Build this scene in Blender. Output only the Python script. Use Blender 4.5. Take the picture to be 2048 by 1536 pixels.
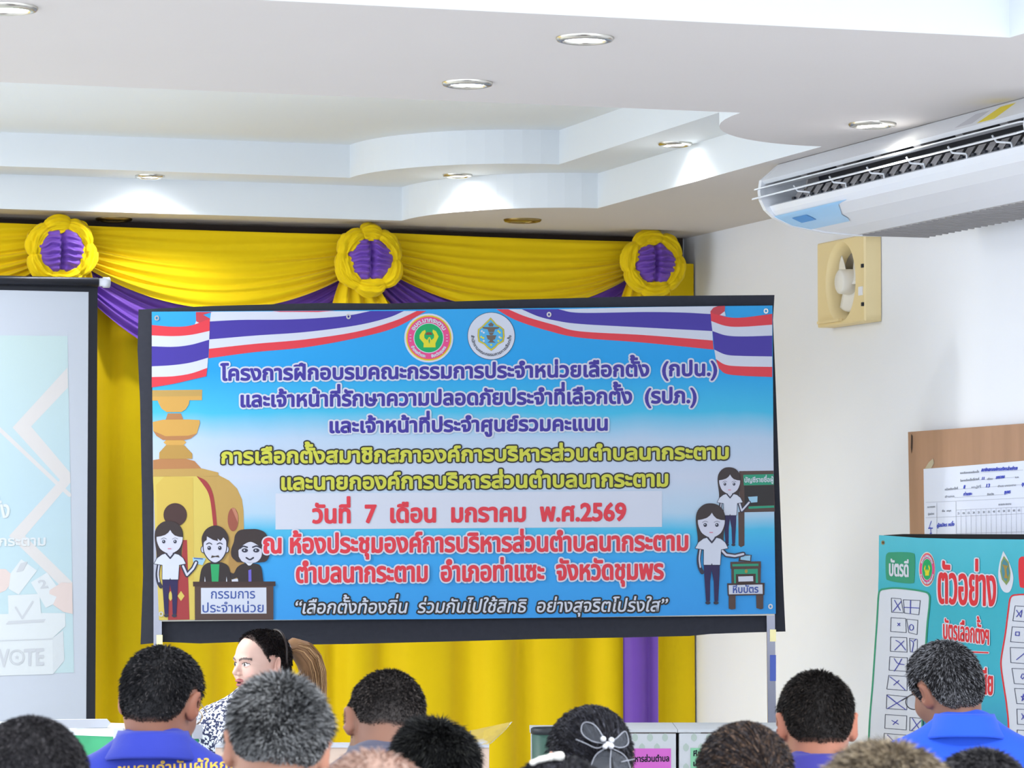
import bpy, bmesh, math, random
import numpy as np
from mathutils import Vector, Matrix, geometry, noise
from mathutils.bvhtree import BVHTree
from math import sin, cos, pi, radians as R

for o in list(bpy.data.objects): bpy.data.objects.remove(o)
scene = bpy.context.scene
COL = scene.collection

# ------------------------------------------------------------------ camera, world, lights, exposure
FPX, PITCH, YAW, EYE = 6590.0, math.atan(282 / 6590), R(17.9), 1.5      # focal length in px of a 2048 wide frame
cam_d = bpy.data.cameras.new('camera'); cam = bpy.data.objects.new('camera', cam_d); COL.objects.link(cam)
cam_d.sensor_width = 36; cam_d.lens = FPX / 2048 * 36; cam_d.clip_end = 200
cam.location = (0, 0, EYE); cam.rotation_euler = (pi / 2 + PITCH, 0, -YAW)
cam_d.dof.use_dof = True; cam_d.dof.focus_distance = 10.5; cam_d.dof.aperture_fstop = 13
scene.camera = cam
wd = bpy.data.worlds.new('world'); scene.world = wd; wd.use_nodes = True
wd.node_tree.nodes['Background'].inputs[0].default_value = (0.86, 0.95, 1.08, 1)
wd.node_tree.nodes['Background'].inputs[1].default_value = 1.9
def area_light(name, loc, rot, sx, sy, power, col=(1, 1, 1), spread=180):
    l = bpy.data.lights.new(name, 'AREA'); l.shape = 'RECTANGLE'; l.size = sx; l.size_y = sy
    l.energy = power; l.color = col; l.spread = R(spread)
    o = bpy.data.objects.new(name, l); COL.objects.link(o); o.location = loc; o.rotation_euler = rot
    return o
# unseen lamps added to brighten the audience, tray recess, stage curtain and right wall
for x, y, pw_ in ((-1.5, 4.6, 14), (1.6, 4.6, 14), (-1.5, 6.6, 5), (1.6, 6.6, 5), (-1.6, 11.1, 45), (0.9, 11.1, 45), (0.4, 12.3, 13), (3.2, 4.3, 62)):
    area_light('added_fill_light', (x, y, 2.95), (0, 0, 0), 1.2, 0.3, pw_, (0.96, 0.98, 1.0))
vs = scene.view_settings
vs.view_transform = 'Standard'; vs.look = 'None'; vs.gamma = 1; vs.use_curve_mapping = False; vs.exposure = 1.0

# ------------------------------------------------------------------ projection helpers (photo pixel -> point of the place)
RX = np.array(cam.rotation_euler.to_matrix())
CAMP = np.array([0, 0, EYE])
FWD = np.array([sin(YAW), cos(YAW), 0.0]); RGT = np.array([cos(YAW), -sin(YAW), 0.0])
def rays(px, py):
    px = np.asarray(px, float); py = np.asarray(py, float)
    d = np.stack([(px - 1024) / FPX, (768 - py) / FPX, -np.ones_like(px)], -1)
    return d @ RX.T
def hit(px, py, n, c):                      # plane n.p = c
    d = rays(px, py); n = np.asarray(n, float)
    t = (c - n @ CAMP) / (d @ n)
    return CAMP + d * t[..., None] if d.ndim > 1 else CAMP + d * float(t)
def onX(px, py, x): return hit(px, py, (1, 0, 0), x)
def onY(px, py, y): return hit(px, py, (0, 1, 0), y)
def onZ(px, py, z): return hit(px, py, (0, 0, 1), z)
def onD(px, py, d): return hit(px, py, FWD, d)      # upright plane square to the view, d in front

# ------------------------------------------------------------------ materials
def lin(c):
    return tuple((v / 255 / 12.92 if v / 255 <= .04045 else ((v / 255 + .055) / 1.055) ** 2.4) for v in c)
MATS = {}
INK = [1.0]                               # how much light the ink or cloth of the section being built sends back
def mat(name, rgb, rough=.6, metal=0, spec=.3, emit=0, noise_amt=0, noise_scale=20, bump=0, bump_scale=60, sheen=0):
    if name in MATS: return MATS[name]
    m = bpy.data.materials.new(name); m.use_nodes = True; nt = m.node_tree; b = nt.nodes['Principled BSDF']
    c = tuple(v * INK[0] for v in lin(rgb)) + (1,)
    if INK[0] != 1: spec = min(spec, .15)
    b.inputs['Base Color'].default_value = c; b.inputs['Roughness'].default_value = rough
    b.inputs['Metallic'].default_value = metal; b.inputs['Specular IOR Level'].default_value = spec
    if sheen: b.inputs['Sheen Weight'].default_value = sheen
    if emit:
        b.inputs['Emission Color'].default_value = c; b.inputs['Emission Strength'].default_value = emit
    if noise_amt or bump:
        tc = nt.nodes.new('ShaderNodeTexCoord')
    if noise_amt:
        n = nt.nodes.new('ShaderNodeTexNoise'); n.inputs['Scale'].default_value = noise_scale; n.inputs['Detail'].default_value = 4
        nt.links.new(tc.outputs['Object'], n.inputs['Vector'])
        mr = nt.nodes.new('ShaderNodeMapRange'); mr.inputs['To Min'].default_value = 1 - noise_amt; mr.inputs['To Max'].default_value = 1 + noise_amt
        nt.links.new(n.outputs['Fac'], mr.inputs['Value'])
        mx = nt.nodes.new('ShaderNodeMix'); mx.data_type = 'RGBA'; mx.blend_type = 'MULTIPLY'; mx.inputs['Factor'].default_value = 1
        mx.inputs['A'].default_value = c; nt.links.new(mr.outputs['Result'], mx.inputs['B'])
        nt.links.new(mx.outputs['Result'], b.inputs['Base Color'])
    if bump:
        n2 = nt.nodes.new('ShaderNodeTexNoise'); n2.inputs['Scale'].default_value = bump_scale; n2.inputs['Detail'].default_value = 3
        nt.links.new(tc.outputs['Object'], n2.inputs['Vector'])
        bp = nt.nodes.new('ShaderNodeBump'); bp.inputs['Strength'].default_value = bump; bp.inputs['Distance'].default_value = .01
        nt.links.new(n2.outputs['Fac'], bp.inputs['Height']); nt.links.new(bp.outputs['Normal'], b.inputs['Normal'])
    MATS[name] = m; return m
def attr_mat(name, rough=.6, spec=.3, sss=0):
    if name in MATS: return MATS[name]
    m = bpy.data.materials.new(name); m.use_nodes = True; nt = m.node_tree; b = nt.nodes['Principled BSDF']
    a = nt.nodes.new('ShaderNodeAttribute'); a.attribute_name = 'col'
    nt.links.new(a.outputs['Color'], b.inputs['Base Color'])
    b.inputs['Roughness'].default_value = rough; b.inputs['Specular IOR Level'].default_value = spec
    if sss: b.inputs['Subsurface Weight'].default_value = sss; b.inputs['Subsurface Radius'].default_value = (.01, .004, .002)
    MATS[name] = m; return m
def ramp_mat(name, stops, axis=2, rough=.45, streak=0, spec=.35):
    """printed colour running along one generated axis, with soft diagonal streaks of print"""
    m = bpy.data.materials.new(name); m.use_nodes = True; nt = m.node_tree; b = nt.nodes['Principled BSDF']
    tc = nt.nodes.new('ShaderNodeTexCoord'); sp = nt.nodes.new('ShaderNodeSeparateXYZ')
    nt.links.new(tc.outputs['Generated'], sp.inputs[0])
    rp = nt.nodes.new('ShaderNodeValToRGB'); e = rp.color_ramp.elements
    while len(e) < len(stops): e.new(.5)
    for i, (p, c) in enumerate(stops): e[i].position = p; e[i].color = tuple(v * INK[0] for v in lin(c)) + (1,)
    src = sp.outputs[axis]
    if streak:
        n = nt.nodes.new('ShaderNodeTexNoise'); n.inputs['Scale'].default_value = 3; n.inputs['Detail'].default_value = 3
        mp = nt.nodes.new('ShaderNodeMapping'); mp.inputs['Rotation'].default_value = (0, R(40), 0); mp.inputs['Scale'].default_value = (2.4, 1, .5)
        nt.links.new(tc.outputs['Generated'], mp.inputs['Vector']); nt.links.new(mp.outputs[0], n.inputs['Vector'])
        ma = nt.nodes.new('ShaderNodeMath'); ma.operation = 'MULTIPLY_ADD'; ma.inputs[1].default_value = streak; 
        nt.links.new(n.outputs['Fac'], ma.inputs[0]); nt.links.new(src, ma.inputs[2])
        mb = nt.nodes.new('ShaderNodeMath'); mb.operation = 'SUBTRACT'; mb.inputs[1].default_value = streak * .5
        nt.links.new(ma.outputs[0], mb.inputs[0]); src = mb.outputs[0]
    nt.links.new(src, rp.inputs[0]); nt.links.new(rp.outputs[0], b.inputs['Base Color'])
    b.inputs['Roughness'].default_value = max(rough, .55); b.inputs['Specular IOR Level'].default_value = .15
    MATS[name] = m; return m

# ------------------------------------------------------------------ object helpers
def mk(name, V, F, mats, parent=None, smooth=False, midx=None, col=None):
    me = bpy.data.meshes.new(name)
    V = np.asarray(V, float)
    me.from_pydata(V.tolist(), [], F if isinstance(F, list) else F.tolist())
    if not isinstance(mats, (list, tuple)): mats = [mats]
    for m in mats: me.materials.append(m)
    if midx is not None: me.polygons.foreach_set('material_index', np.asarray(midx, np.int32))
    if smooth: me.polygons.foreach_set('use_smooth', np.ones(len(me.polygons), bool))
    if col is not None:
        a = me.attributes.new('col', 'FLOAT_COLOR', 'POINT')
        c = np.ones((len(V), 4), np.float32); c[:, :3] = col; a.data.foreach_set('color', c.ravel())
    me.update()
    o = bpy.data.objects.new(name, me); COL.objects.link(o)
    if parent is not None:
        o.parent = parent
        o.matrix_parent_inverse = parent.matrix_basis.inverted()
    return o
def tag(o, label, cat, group=None, kind=None):
    o['label'] = label; o['category'] = cat
    if group: o['group'] = group
    if kind: o['kind'] = kind
    return o
def struct(o): o['kind'] = 'structure'; return o
def empty(name, loc, rz=0):
    o = bpy.data.objects.new(name, None); o.empty_display_size = .1; COL.objects.link(o)
    o.location = Vector(loc); o.rotation_euler = (0, 0, rz); bpy.context.view_layer.update(); return o
class MB:
    """collects shapes into one mesh"""
    def __init__(s): s.V = []; s.F = []; s.n = 0
    def add(s, V, F):
        V = np.asarray(V, float); s.V.append(V); s.F += [[i + s.n for i in f] for f in F]; s.n += len(V); return s
    def box(s, lo, hi, M=None):
        x0, y0, z0 = lo; x1, y1, z1 = hi
        V = np.array([(x, y, z) for z in (z0, z1) for y in (y0, y1) for x in (x0, x1)], float)
        if M is not None: V = V @ np.array(M.to_3x3()).T + np.array(M.translation)
        return s.add(V, [(0, 2, 3, 1), (4, 5, 7, 6), (0, 1, 5, 4), (2, 6, 7, 3), (0, 4, 6, 2), (1, 3, 7, 5)])
    def tube(s, pts, r, n=10, cap=True):
        pts = [Vector(p) for p in pts]; rr = r if isinstance(r, (list, tuple)) else [r] * len(pts); V = []; F = []
        up = None
        for i, p in enumerate(pts):
            t = (pts[min(i + 1, len(pts) - 1)] - pts[max(i - 1, 0)]).normalized()
            if up is None: up = Vector((0, 0, 1)) if abs(t.z) < .9 else Vector((1, 0, 0))
            a = t.cross(up).normalized(); b = a.cross(t).normalized(); up = b
            for k in range(n): V.append(p + a * (rr[i] * cos(2 * pi * k / n)) + b * (rr[i] * sin(2 * pi * k / n)))
        for i in range(len(pts) - 1):
            for k in range(n): F.append((i * n + k, i * n + (k + 1) % n, (i + 1) * n + (k + 1) % n, (i + 1) * n + k))
        if cap: F.append(tuple(range(n - 1, -1, -1))); F.append(tuple((len(pts) - 1) * n + k for k in range(n)))
        return s.add([tuple(v) for v in V], F)
    def lathe(s, prof, M=None, n=32):
        V = []; F = []
        for r, z in prof:
            for k in range(n): V.append((r * cos(2 * pi * k / n), r * sin(2 * pi * k / n), z))
        for i in range(len(prof) - 1):
            for k in range(n): F.append((i * n + k, i * n + (k + 1) % n, (i + 1) * n + (k + 1) % n, (i + 1) * n + k))
        V = np.array(V)
        if M is not None: V = V @ np.array(M.to_3x3()).T + np.array(M.translation)
        return s.add(V, F)
    def prism(s, poly, off):                 # poly: world points; off: vector
        poly = np.asarray(poly, float); n = len(poly); off = np.asarray(off, float)
        tr = geometry.tessellate_polygon([[Vector(p) for p in poly]])
        V = np.concatenate([poly, poly + off])
        F = [tuple(t) for t in tr] + [tuple(n + i for i in t[::-1]) for t in tr]
        F += [(i, (i + 1) % n, n + (i + 1) % n, n + i) for i in range(n)]
        return s.add(V, F)
    def grid(s, P):                          # P: (m,n,3)
        m, n = P.shape[:2]
        F = [(i * n + j, i * n + j + 1, (i + 1) * n + j + 1, (i + 1) * n + j) for i in range(m - 1) for j in range(n - 1)]
        return s.add(P.reshape(-1, 3), F)
    def obj(s, name, m, parent=None, smooth=False):
        o = mk(name, np.concatenate(s.V), s.F, m, parent, smooth)
        bm = bmesh.new(); bm.from_mesh(o.data); bmesh.ops.recalc_face_normals(bm, faces=bm.faces); bm.to_mesh(o.data); bm.free()
        return o
def bevel(o, w, seg=2):
    b = o.modifiers.new('bevel', 'BEVEL'); b.width = w; b.segments = seg; b.limit_method = 'ANGLE'; return o
def solid(o, t, off=0):
    b = o.modifiers.new('solid', 'SOLIDIFY'); b.thickness = t; b.offset = off; return o
def at_front(M_loc, axis):                   # matrix whose local z points along axis
    q = Vector(axis).to_track_quat('Z', 'Y'); return Matrix.Translation(M_loc) @ q.to_matrix().to_4x4()

# ------------------------------------------------------------------ flat print drawn on a surface (photo px -> plane)
TXT = bpy.data.curves.new('glyph', 'FONT'); TXT.resolution_u = 3
TXO = bpy.data.objects.new('glyph', TXT); COL.objects.link(TXO)
def _tmesh(s):
    TXT.body = s; dg = bpy.context.evaluated_depsgraph_get(); dg.update()
    e = TXO.evaluated_get(dg); me = e.to_mesh()
    V = np.array([v.co[:2] for v in me.vertices], float).reshape(-1, 2)
    me.calc_loop_triangles(); T = [tuple(t.vertices) for t in me.loop_triangles]
    e.to_mesh_clear(); return V, T
GL = {}
_w0 = None
def glyph(ch):
    global _w0
    if ch in GL: return GL[ch]
    if _w0 is None: v, _ = _tmesh('กก'); _w0 = v[:, 0].max()
    V, T = _tmesh(ch); v2, _ = _tmesh('ก' + ch + 'ก'); adv = v2[:, 0].max() - _w0
    cnt = {}
    for t in T:
        for a, b in ((t[0], t[1]), (t[1], t[2]), (t[2], t[0])): cnt[(min(a, b), max(a, b))] = cnt.get((min(a, b), max(a, b)), 0) + 1
    E = np.array([e for e, c in cnt.items() if c == 1], int).reshape(-1, 2)
    GL[ch] = (V, T, E, adv); return GL[ch]
UP = 'ิีึืั็'; TONE = '่้๊๋์'; TALL = 'ปฝฟ'
def layout(text):
    """list of (V, T, E) in em units, baseline 0"""
    out = []; x = 0; prev = ''; base = ''
    for ch in text:
        V, T, E, adv = glyph(ch); dx = dy = 0
        if ch in UP or ch in TONE:
            if base in TALL: dx = -.09
            if ch in TONE and prev in UP: dy = .185
        if len(V): out.append((V + np.array([x + dx, dy]), T, E))
        if ch not in UP and ch not in TONE: base = ch
        prev = ch; x += adv
    return out
class Art:
    def __init__(s, proj, eps=.0006): s.proj = proj; s.eps = eps; s.parts = {}; s.cur = 'print'; s.rs = np.random.RandomState(5)
    def part(s, name): s.cur = name; return s
    def put(s, P, F, m, layer):
        d = s.parts.setdefault(s.cur, {'V': [], 'F': [], 'M': [], 'mats': [], 'n': 0})
        if m not in d['mats']: d['mats'].append(m)
        k = d['mats'].index(m); n = d['n']
        W = s.proj(P[:, 0], P[:, 1], np.broadcast_to(np.asarray(layer, float), len(P)) * s.eps)
        d['V'].append(W); d['F'] += [[i + n for i in f] for f in F]; d['M'] += [k] * len(F); d['n'] += len(P)
    def poly(s, pts, m, layer=1):
        P = np.array(pts, float)
        tr = geometry.tessellate_polygon([[Vector((p[0], p[1], 0)) for p in P]])
        s.put(P, [tuple(t) for t in tr], m, layer)
    def rect(s, x0, y0, x1, y1, m, layer=1, sl=0):
        s.poly([(x0, y0), (x1, y0 + sl * (x1 - x0)), (x1, y1 + sl * (x1 - x0)), (x0, y1)], m, layer)
    def ell(s, cx, cy, rx, ry, m, layer=1, n=36, a0=0, a1=360):
        s.poly([(cx + rx * cos(R(a0 + (a1 - a0) * k / n)), cy + ry * sin(R(a0 + (a1 - a0) * k / n))) for k in range(n)], m, layer)
    def stroke(s, pts, r, m, layer=1, closed=False):
        P = np.array(pts, float); n = len(P); i = np.arange(n - 1); E = np.stack([i, i + 1], 1)
        if closed: E = np.vstack([E, [[n - 1, 0]]])
        s.ribbon(P, E, r, m, layer)
    def ribbon(s, P, E, r, m, layer, nd=8):
        a, b = P[E[:, 0]], P[E[:, 1]]; d = b - a; L = np.hypot(d[:, 0], d[:, 1]); ok = L > 1e-6
        a, b, d, L = a[ok], b[ok], d[ok], L[ok]; nrm = np.stack([-d[:, 1], d[:, 0]], 1) / L[:, None] * r
        Q = np.stack([a + nrm, b + nrm, b - nrm, a - nrm], 1).reshape(-1, 2)
        F = [(4 * k, 4 * k + 1, 4 * k + 2, 4 * k + 3) for k in range(len(a))]
        s.put(Q, F, m, layer + np.repeat(s.rs.rand(len(a)) * .8, 4))
        used = np.unique(E); C = P[used]; ang = np.arange(nd) * 2 * pi / nd
        D = (C[:, None, :] + r * np.stack([np.cos(ang), np.sin(ang)], 1)[None]).reshape(-1, 2)
        s.put(D, [tuple(range(nd * k, nd * k + nd)) for k in range(len(C))], m, layer + np.repeat(s.rs.rand(len(C)) * .8, nd))
    def text(s, t, p0, p1, ch, m, bold=0, out=None, ro=0, layer=4, slant=0, arc=None, fit=True):
        """p0,p1: ends of the baseline in px; ch: height of a plain consonant in px"""
        G = layout(t); allx = np.concatenate([g[0][:, 0] for g in G]); u0, u1 = allx.min(), allx.max(); sy = ch / .558
        for V, T, E in G:
            if arc is None:
                t_ = (V[:, 0] - u0) / (u1 - u0)
                P = np.stack([p0[0] + (p1[0] - p0[0]) * t_ + slant * V[:, 1] * sy, p0[1] + (p1[1] - p0[1]) * t_ - V[:, 1] * sy], 1)
            else:                              # arc = (cx, cy, r, ang0, ang1, inward, aspect)
                cx, cy, r, g0, g1, sgn, asp = arc
                an = np.radians(g0 + (g1 - g0) * (V[:, 0] - u0) / (u1 - u0)); rr = r + sgn * V[:, 1] * sy
                P = np.stack([cx + rr * np.sin(an) * asp, cy - rr * np.cos(an)], 1)
            if len(T): s.put(P, T, m, layer + .85)
            if bold: s.ribbon(P, E, bold, m, layer)
            if out is not None:
                s.ribbon(P, E, bold + ro, out, layer - 1)
                s.put(P, T, out, layer - .15)
    def build(s, parent, label=None):
        for name, d in s.parts.items():
            o = mk(name, np.concatenate(d['V']), d['F'], d['mats'], parent, midx=d['M'])
def smooth_pts(pts, n=8):
    """Catmull-Rom through pts"""
    P = [np.array(p, float) for p in pts]; P = [2 * P[0] - P[1]] + P + [2 * P[-1] - P[-2]]; out = []
    for i in range(1, len(P) - 2):
        for k in range(n):
            t = k / n; a, b, c, d = P[i - 1:i + 3]
            out.append(.5 * ((2 * b) + (c - a) * t + (2 * a - 5 * b + 4 * c - d) * t * t + (-a + 3 * b - 3 * c + d) * t ** 3))
    out.append(P[-2]); return [tuple(p) for p in out]

# ------------------------------------------------------------------ the room
ZC = EYE + 1.25                                          # lowest soffit
p = onZ(1367, 478, ZC); XR, YB = float(p[0]), float(p[1]) # right wall, back wall
ZB, ZR = EYE + 1.388, EYE + 1.52                         # ledge and recess of the stepped trays
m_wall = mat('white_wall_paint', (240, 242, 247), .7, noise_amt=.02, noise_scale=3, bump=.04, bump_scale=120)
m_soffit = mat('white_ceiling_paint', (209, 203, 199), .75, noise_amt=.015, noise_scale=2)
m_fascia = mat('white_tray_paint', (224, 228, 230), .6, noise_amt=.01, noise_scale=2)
m_floor = mat('pale_floor_tile', (202, 203, 204), .35, noise_amt=.05, noise_scale=4)
struct(MB().box((-5, -1.5, -.1), (XR + .15, YB + .15, 0)).obj('floor', m_floor))
struct(MB().box((-5, YB, 0), (XR + .15, YB + .15, ZR + .2)).obj('wall_back', m_wall))
struct(MB().box((XR, 3, 0), (XR + .15, YB, ZR + .2)).obj('wall_right', m_wall))
def tray(x0, x1, y0, y1, n, m, seg=14):
    P = []
    def arc(cx, cy, a, b, rev):
        q = [(cx + a * cos(t), cy + b * sin(t)) for t in [pi / 2 * k / seg for k in range(seg + 1)]]
        return q[::-1] if rev else q
    P += [(x0 + n, y1)] if False else []
    P += arc(x1, y1, -n, -m, False)          # far right: (x1-n,y1) -> (x1,y1-m)
    P += arc(x1, y0, -n, m, True)            # near right: (x1,y0+m) -> (x1-n,y0)
    P += arc(x0, y0, n, m, False)
    P += arc(x0, y1, n, -m, True)
    return P
X1 = 4.31
holesC = [tray(-3.6, X1, 9.26, 12.99, .59, .75), tray(-3.6, X1 + .08, 3.4, 7.61, .59, .75)]
holesB = [tray(-3.3, X1 - .25, 9.54, 12.70, .64, .72), tray(-3.3, X1 - .17, 3.7, 7.33, .64, .72)]
def flat(outer, holes, z):
    loops = [[Vector((x, y, z)) for x, y in L] for L in [outer] + holes]
    V = [tuple(v) for L in loops for v in L]
    return V, [tuple(t) for t in geometry.tessellate_polygon(loops)]
def band(loop, z0, z1):
    n = len(loop); V = [(x, y, z0) for x, y in loop] + [(x, y, z1) for x, y in loop]
    return V, [(i, (i + 1) % n, n + (i + 1) % n, n + i) for i in range(n)]
cb = MB()
outer = [(-5, 1.5), (XR + .1, 1.5), (XR + .1, YB + .1), (-5, YB + .1)]
cb.add(*flat(outer, holesC, ZC)); nC = len(cb.F)
for L in holesC: cb.add(*band(L, ZC, ZB))
for i in (0, 1): cb.add(*flat(holesC[i], [holesB[i]], ZB))
for L in holesB: cb.add(*band(L, ZB, ZR))
cb.add([(-5, 1.5, ZR), (XR + .1, 1.5, ZR), (XR + .1, YB + .1, ZR), (-5, YB + .1, ZR)], [(0, 1, 2, 3)])
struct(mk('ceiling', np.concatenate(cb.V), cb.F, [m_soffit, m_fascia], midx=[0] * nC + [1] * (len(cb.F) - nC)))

# ------------------------------------------------------------------ downlights
m_chrome = mat('brushed_chrome', (200, 196, 185), .25, 1)
m_brass = mat('dull_brass', (150, 128, 80), .35, 1)
m_lens = mat('lit_lens', (245, 248, 255), .4, emit=9)
m_lensw = mat('lit_lens_warm', (255, 250, 235), .4, emit=7)
m_off = mat('unlit_lens', (150, 135, 95), .3, .6)
def downlight(px, py, z, dia, label, on, power=0, rim=None, lens=None):
    c = onZ(px, py, z); t = empty('downlight', (c[0], c[1], z))
    tag(t, label, 'ceiling light', 'downlights in the stepped ceiling')
    r = dia / 2; M = Matrix.Translation((c[0], c[1], z))
    MB().lathe([(r * .74, -.001), (r * .74, -.008), (r * .8, -.012), (r * .95, -.009), (r, -.003), (r, .0005)], M).obj('rim', rim or m_chrome, t, True)
    MB().lathe([(0.0001, -.0085), (r * .4, -.008), (r * .75, -.004)], M).obj('lens', lens or (m_lens if on else m_off), t, True)
    if on:
        l = bpy.data.lights.new('downlight_beam', 'SPOT'); l.energy = power; l.spot_size = R(150); l.spot_blend = 1
        l.shadow_soft_size = r * .6; l.color = (.95, .97, 1)
        o = bpy.data.objects.new('downlight_beam', l); COL.objects.link(o); o.parent = t; o.location = (0, 0, -.03)
    return t
downlight(14, 14, ZC, .15, 'lit round downlight cut by the upper left corner of the photo', True, 8)
downlight(1170, 75, ZC, .15, 'brightest lit round downlight, nearest the front edge of the broad beige soffit', True, 14)
downlight(935, 165, ZC, .145, 'lit round downlight near the far edge of the broad beige soffit, centre of the photo', True, 8)
downlight(1745, 247, ZC, .15, 'warm lit round downlight directly beside the white air conditioner', True, 8, lens=m_lensw)
downlight(300, 351, ZB, .118, 'small lit downlight on the tray ledge at the left, above the yellow swag', True, 13)
downlight(915, 349, ZB, .118, 'small lit downlight on the tray ledge above the curved corner of the fascia', True, 13)
downlight(1350, 286, ZB, .125, 'small lit downlight on the right hand tray ledge, left of the air conditioner', True, 13)
downlight(228, 437, ZC, .15, 'unlit brass downlight over the left yellow curtain swag', False, rim=m_brass)
downlight(1045, 439, ZC, .155, 'unlit brass downlight over the right yellow curtain swag', False, rim=m_brass)

# ------------------------------------------------------------------ air conditioner
Yf, Yn = 10.53, 8.5
m_acw = mat('white_plastic', (226, 228, 232), .35, spec=.4)
m_acg = mat('grey_plastic', (176, 172, 172), .5)
m_dark = mat('dark_coil', (38, 42, 52), .5)
m_blue = mat('light_blue_sticker', (160, 206, 240), .35)
m_blue2 = mat('blue_logo_print', (70, 150, 215), .35)
ac = empty('air_conditioner', (4.6, 9.5, 2.6)); tag(ac, 'long white ceiling air conditioner with open louvres at the upper right', 'air conditioner')
shell_top = [(4.375, ZC - .002), (4.306, 2.687), (4.318, 2.676), (4.40, 2.73), (4.42, ZC - .002)]
def extr(prof, y0, y1): return [(x, y0, z) for x, z in prof], (0, y1 - y0, 0)
MB().prism(*extr(shell_top, Yn, Yf)).obj('front_panel', m_acw, ac)
low = [(4.335, 2.600), (4.345, 2.582), (4.362, 2.562), (4.42, 2.538), (4.545, 2.518), (4.66, 2.510), (4.66, 2.530), (4.47, 2.56), (4.40, 2.585), (4.345, 2.606)]
MB().prism(*extr(low, Yn, Yf)).obj('bottom_panel', m_acw, ac)
MB().prism(*extr([(4.66, 2.511), (4.94, 2.516), (4.985, 2.56), (4.985, 2.60), (4.66, 2.535)], Yn, Yf)).obj('intake_grille', mat('grey_grille', (186, 184, 182), .6), ac)
gr = MB()
for k in range(40):
    y = Yn + .02 + k * (Yf - Yn - .04) / 39
    gr.box((4.68, y - .006, 2.506), (4.93, y + .006, 2.514))
gr.obj('grille_slats', mat('grey_slat', (150, 147, 146), .6), ac)
MB().prism(*extr([(4.42, ZC - .004), (4.99, ZC - .004), (4.985, 2.60), (4.66, 2.535), (4.60, 2.60), (4.50, 2.73)], Yn, Yf)).obj('rear_body', m_acw, ac)
MB().prism(*extr([(4.44, 2.73), (4.47, 2.73), (4.55, 2.575), (4.47, 2.575)], Yn + .02, Yf - .16)).obj('coil', m_dark, ac)
MB().prism(*extr([(4.42, 2.73), (4.50, 2.73), (4.56, 2.575), (4.39, 2.59)], Yf - .17, Yf - .155)).obj('cavity_wall', m_acg, ac)
cap = [(4.375, ZC - .002), (4.306, 2.69), (4.300, 2.65), (4.305, 2.62), (4.322, 2.588), (4.352, 2.562), (4.42, 2.534), (4.545, 2.514), (4.66, 2.507), (4.94, 2.511), (4.99, 2.56), (4.99, ZC - .002)]
for y0, y1 in ((Yf - .004, Yf + .02), (Yn - .02, Yn + .03)): MB().prism(*extr(cap, y0, y1)).obj('end_cap', m_acw, ac)
# long louvre flaps and their hangers, and the comb of small vanes
def acX(px, py, x): return onX(px, py, x)
MB().prism(*extr([(4.283, 2.655), (4.285, 2.660), (4.36, 2.671), (4.36, 2.667)], Yn + .03, Yf + .012)).obj('louvre_flap', m_acw, ac)
MB().prism(*extr([(4.278, 2.622), (4.280, 2.628), (4.325, 2.642), (4.325, 2.637)], Yn + .03, Yf + .02)).obj('louvre_flap', m_acw, ac)
nv = 24; y_at = lambda k: Yn + .08 + k * (Yf - .26 - Yn) / (nv - 1)
for k in range(nv):
    y = y_at(k)
    v = MB().prism([(4.345, y, 2.602), (4.345, y - .052, 2.602), (4.372, y - .052, 2.642), (4.372, y, 2.642)], (.004, .004, -.001)).obj('vane', m_acg, ac)
    MB().box((4.338, y - .034, 2.606), (4.346, y - .014, 2.614)).obj('vane_clip', m_dark, v)
for k in range(6):
    y = Yf - .28 - k * .30
    MB().tube([(4.31, y, 2.645), (4.32, y - .01, 2.625), (4.345, y - .055, 2.618), (4.34, y - .07, 2.603)], .0035, 6).obj('louvre_arm', m_acw, ac, True)
    MB().prism([(4.33, y + .0, 2.683), (4.34, y - .035, 2.683), (4.44, y - .035, 2.735), (4.43, y, 2.735)], (.012, 0, -.012)).obj('coil_rib', m_acg, ac)
# blue sticker on the lower left of the bottom panel with its small logo, and the yellow label by the near end
def on_low(t, y):                              # t along lower profile D..G, slightly proud
    q = [(4.352, 2.5665), (4.362, 2.5595), (4.42, 2.5355), (4.545, 2.5155), (4.64, 2.5085)]; s_ = t * 4; i = min(int(s_), 3); f = s_ - i
    return (q[i][0] + (q[i + 1][0] - q[i][0]) * f, y, q[i][1] + (q[i + 1][1] - q[i][1]) * f)
G = np.array([[on_low((.02 + .62 * a) * (1 if b < .55 else max(.05, 1 - ((b - .55) / .45) ** 1.3)), Yf - .0 - .62 * b) for b in np.linspace(0, 1, 14)] for a in np.linspace(0, 1, 10)])
MB().grid(G).obj('sticker', m_blue, ac, True)
G = np.array([[np.array(on_low(.32 + .16 * a, Yf - .10 - .13 * b)) + (-.0012, 0, -.0012) for b in (0, .5, 1)] for a in (0, .5, 1)])
MB().grid(G).obj('sticker_logo', m_blue2, ac)
def fp(a, y): return (4.306 + .069 * a - .0015, y, 2.687 + .061 * a - .0012)
MB().add([fp(.12, 8.86), fp(.12, 8.74), fp(.85, 8.70), fp(.85, 8.80)], [(0, 1, 2, 3)]).obj('energy_label', mat('yellow_label', (232, 212, 60), .5), ac)
MB().add([fp(.2, 9.02), fp(.2, 8.90), fp(.8, 8.86), fp(.8, 8.96)], [(0, 1, 2, 3)]).obj('paper_label', mat('pale_label', (200, 200, 205), .5), ac)
a2 = onX(2015, 392, 4.56)
MB().box((4.56, 8.62, 2.508), (4.60, 8.72, 2.516)).obj('badge', m_acg, ac)

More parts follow.
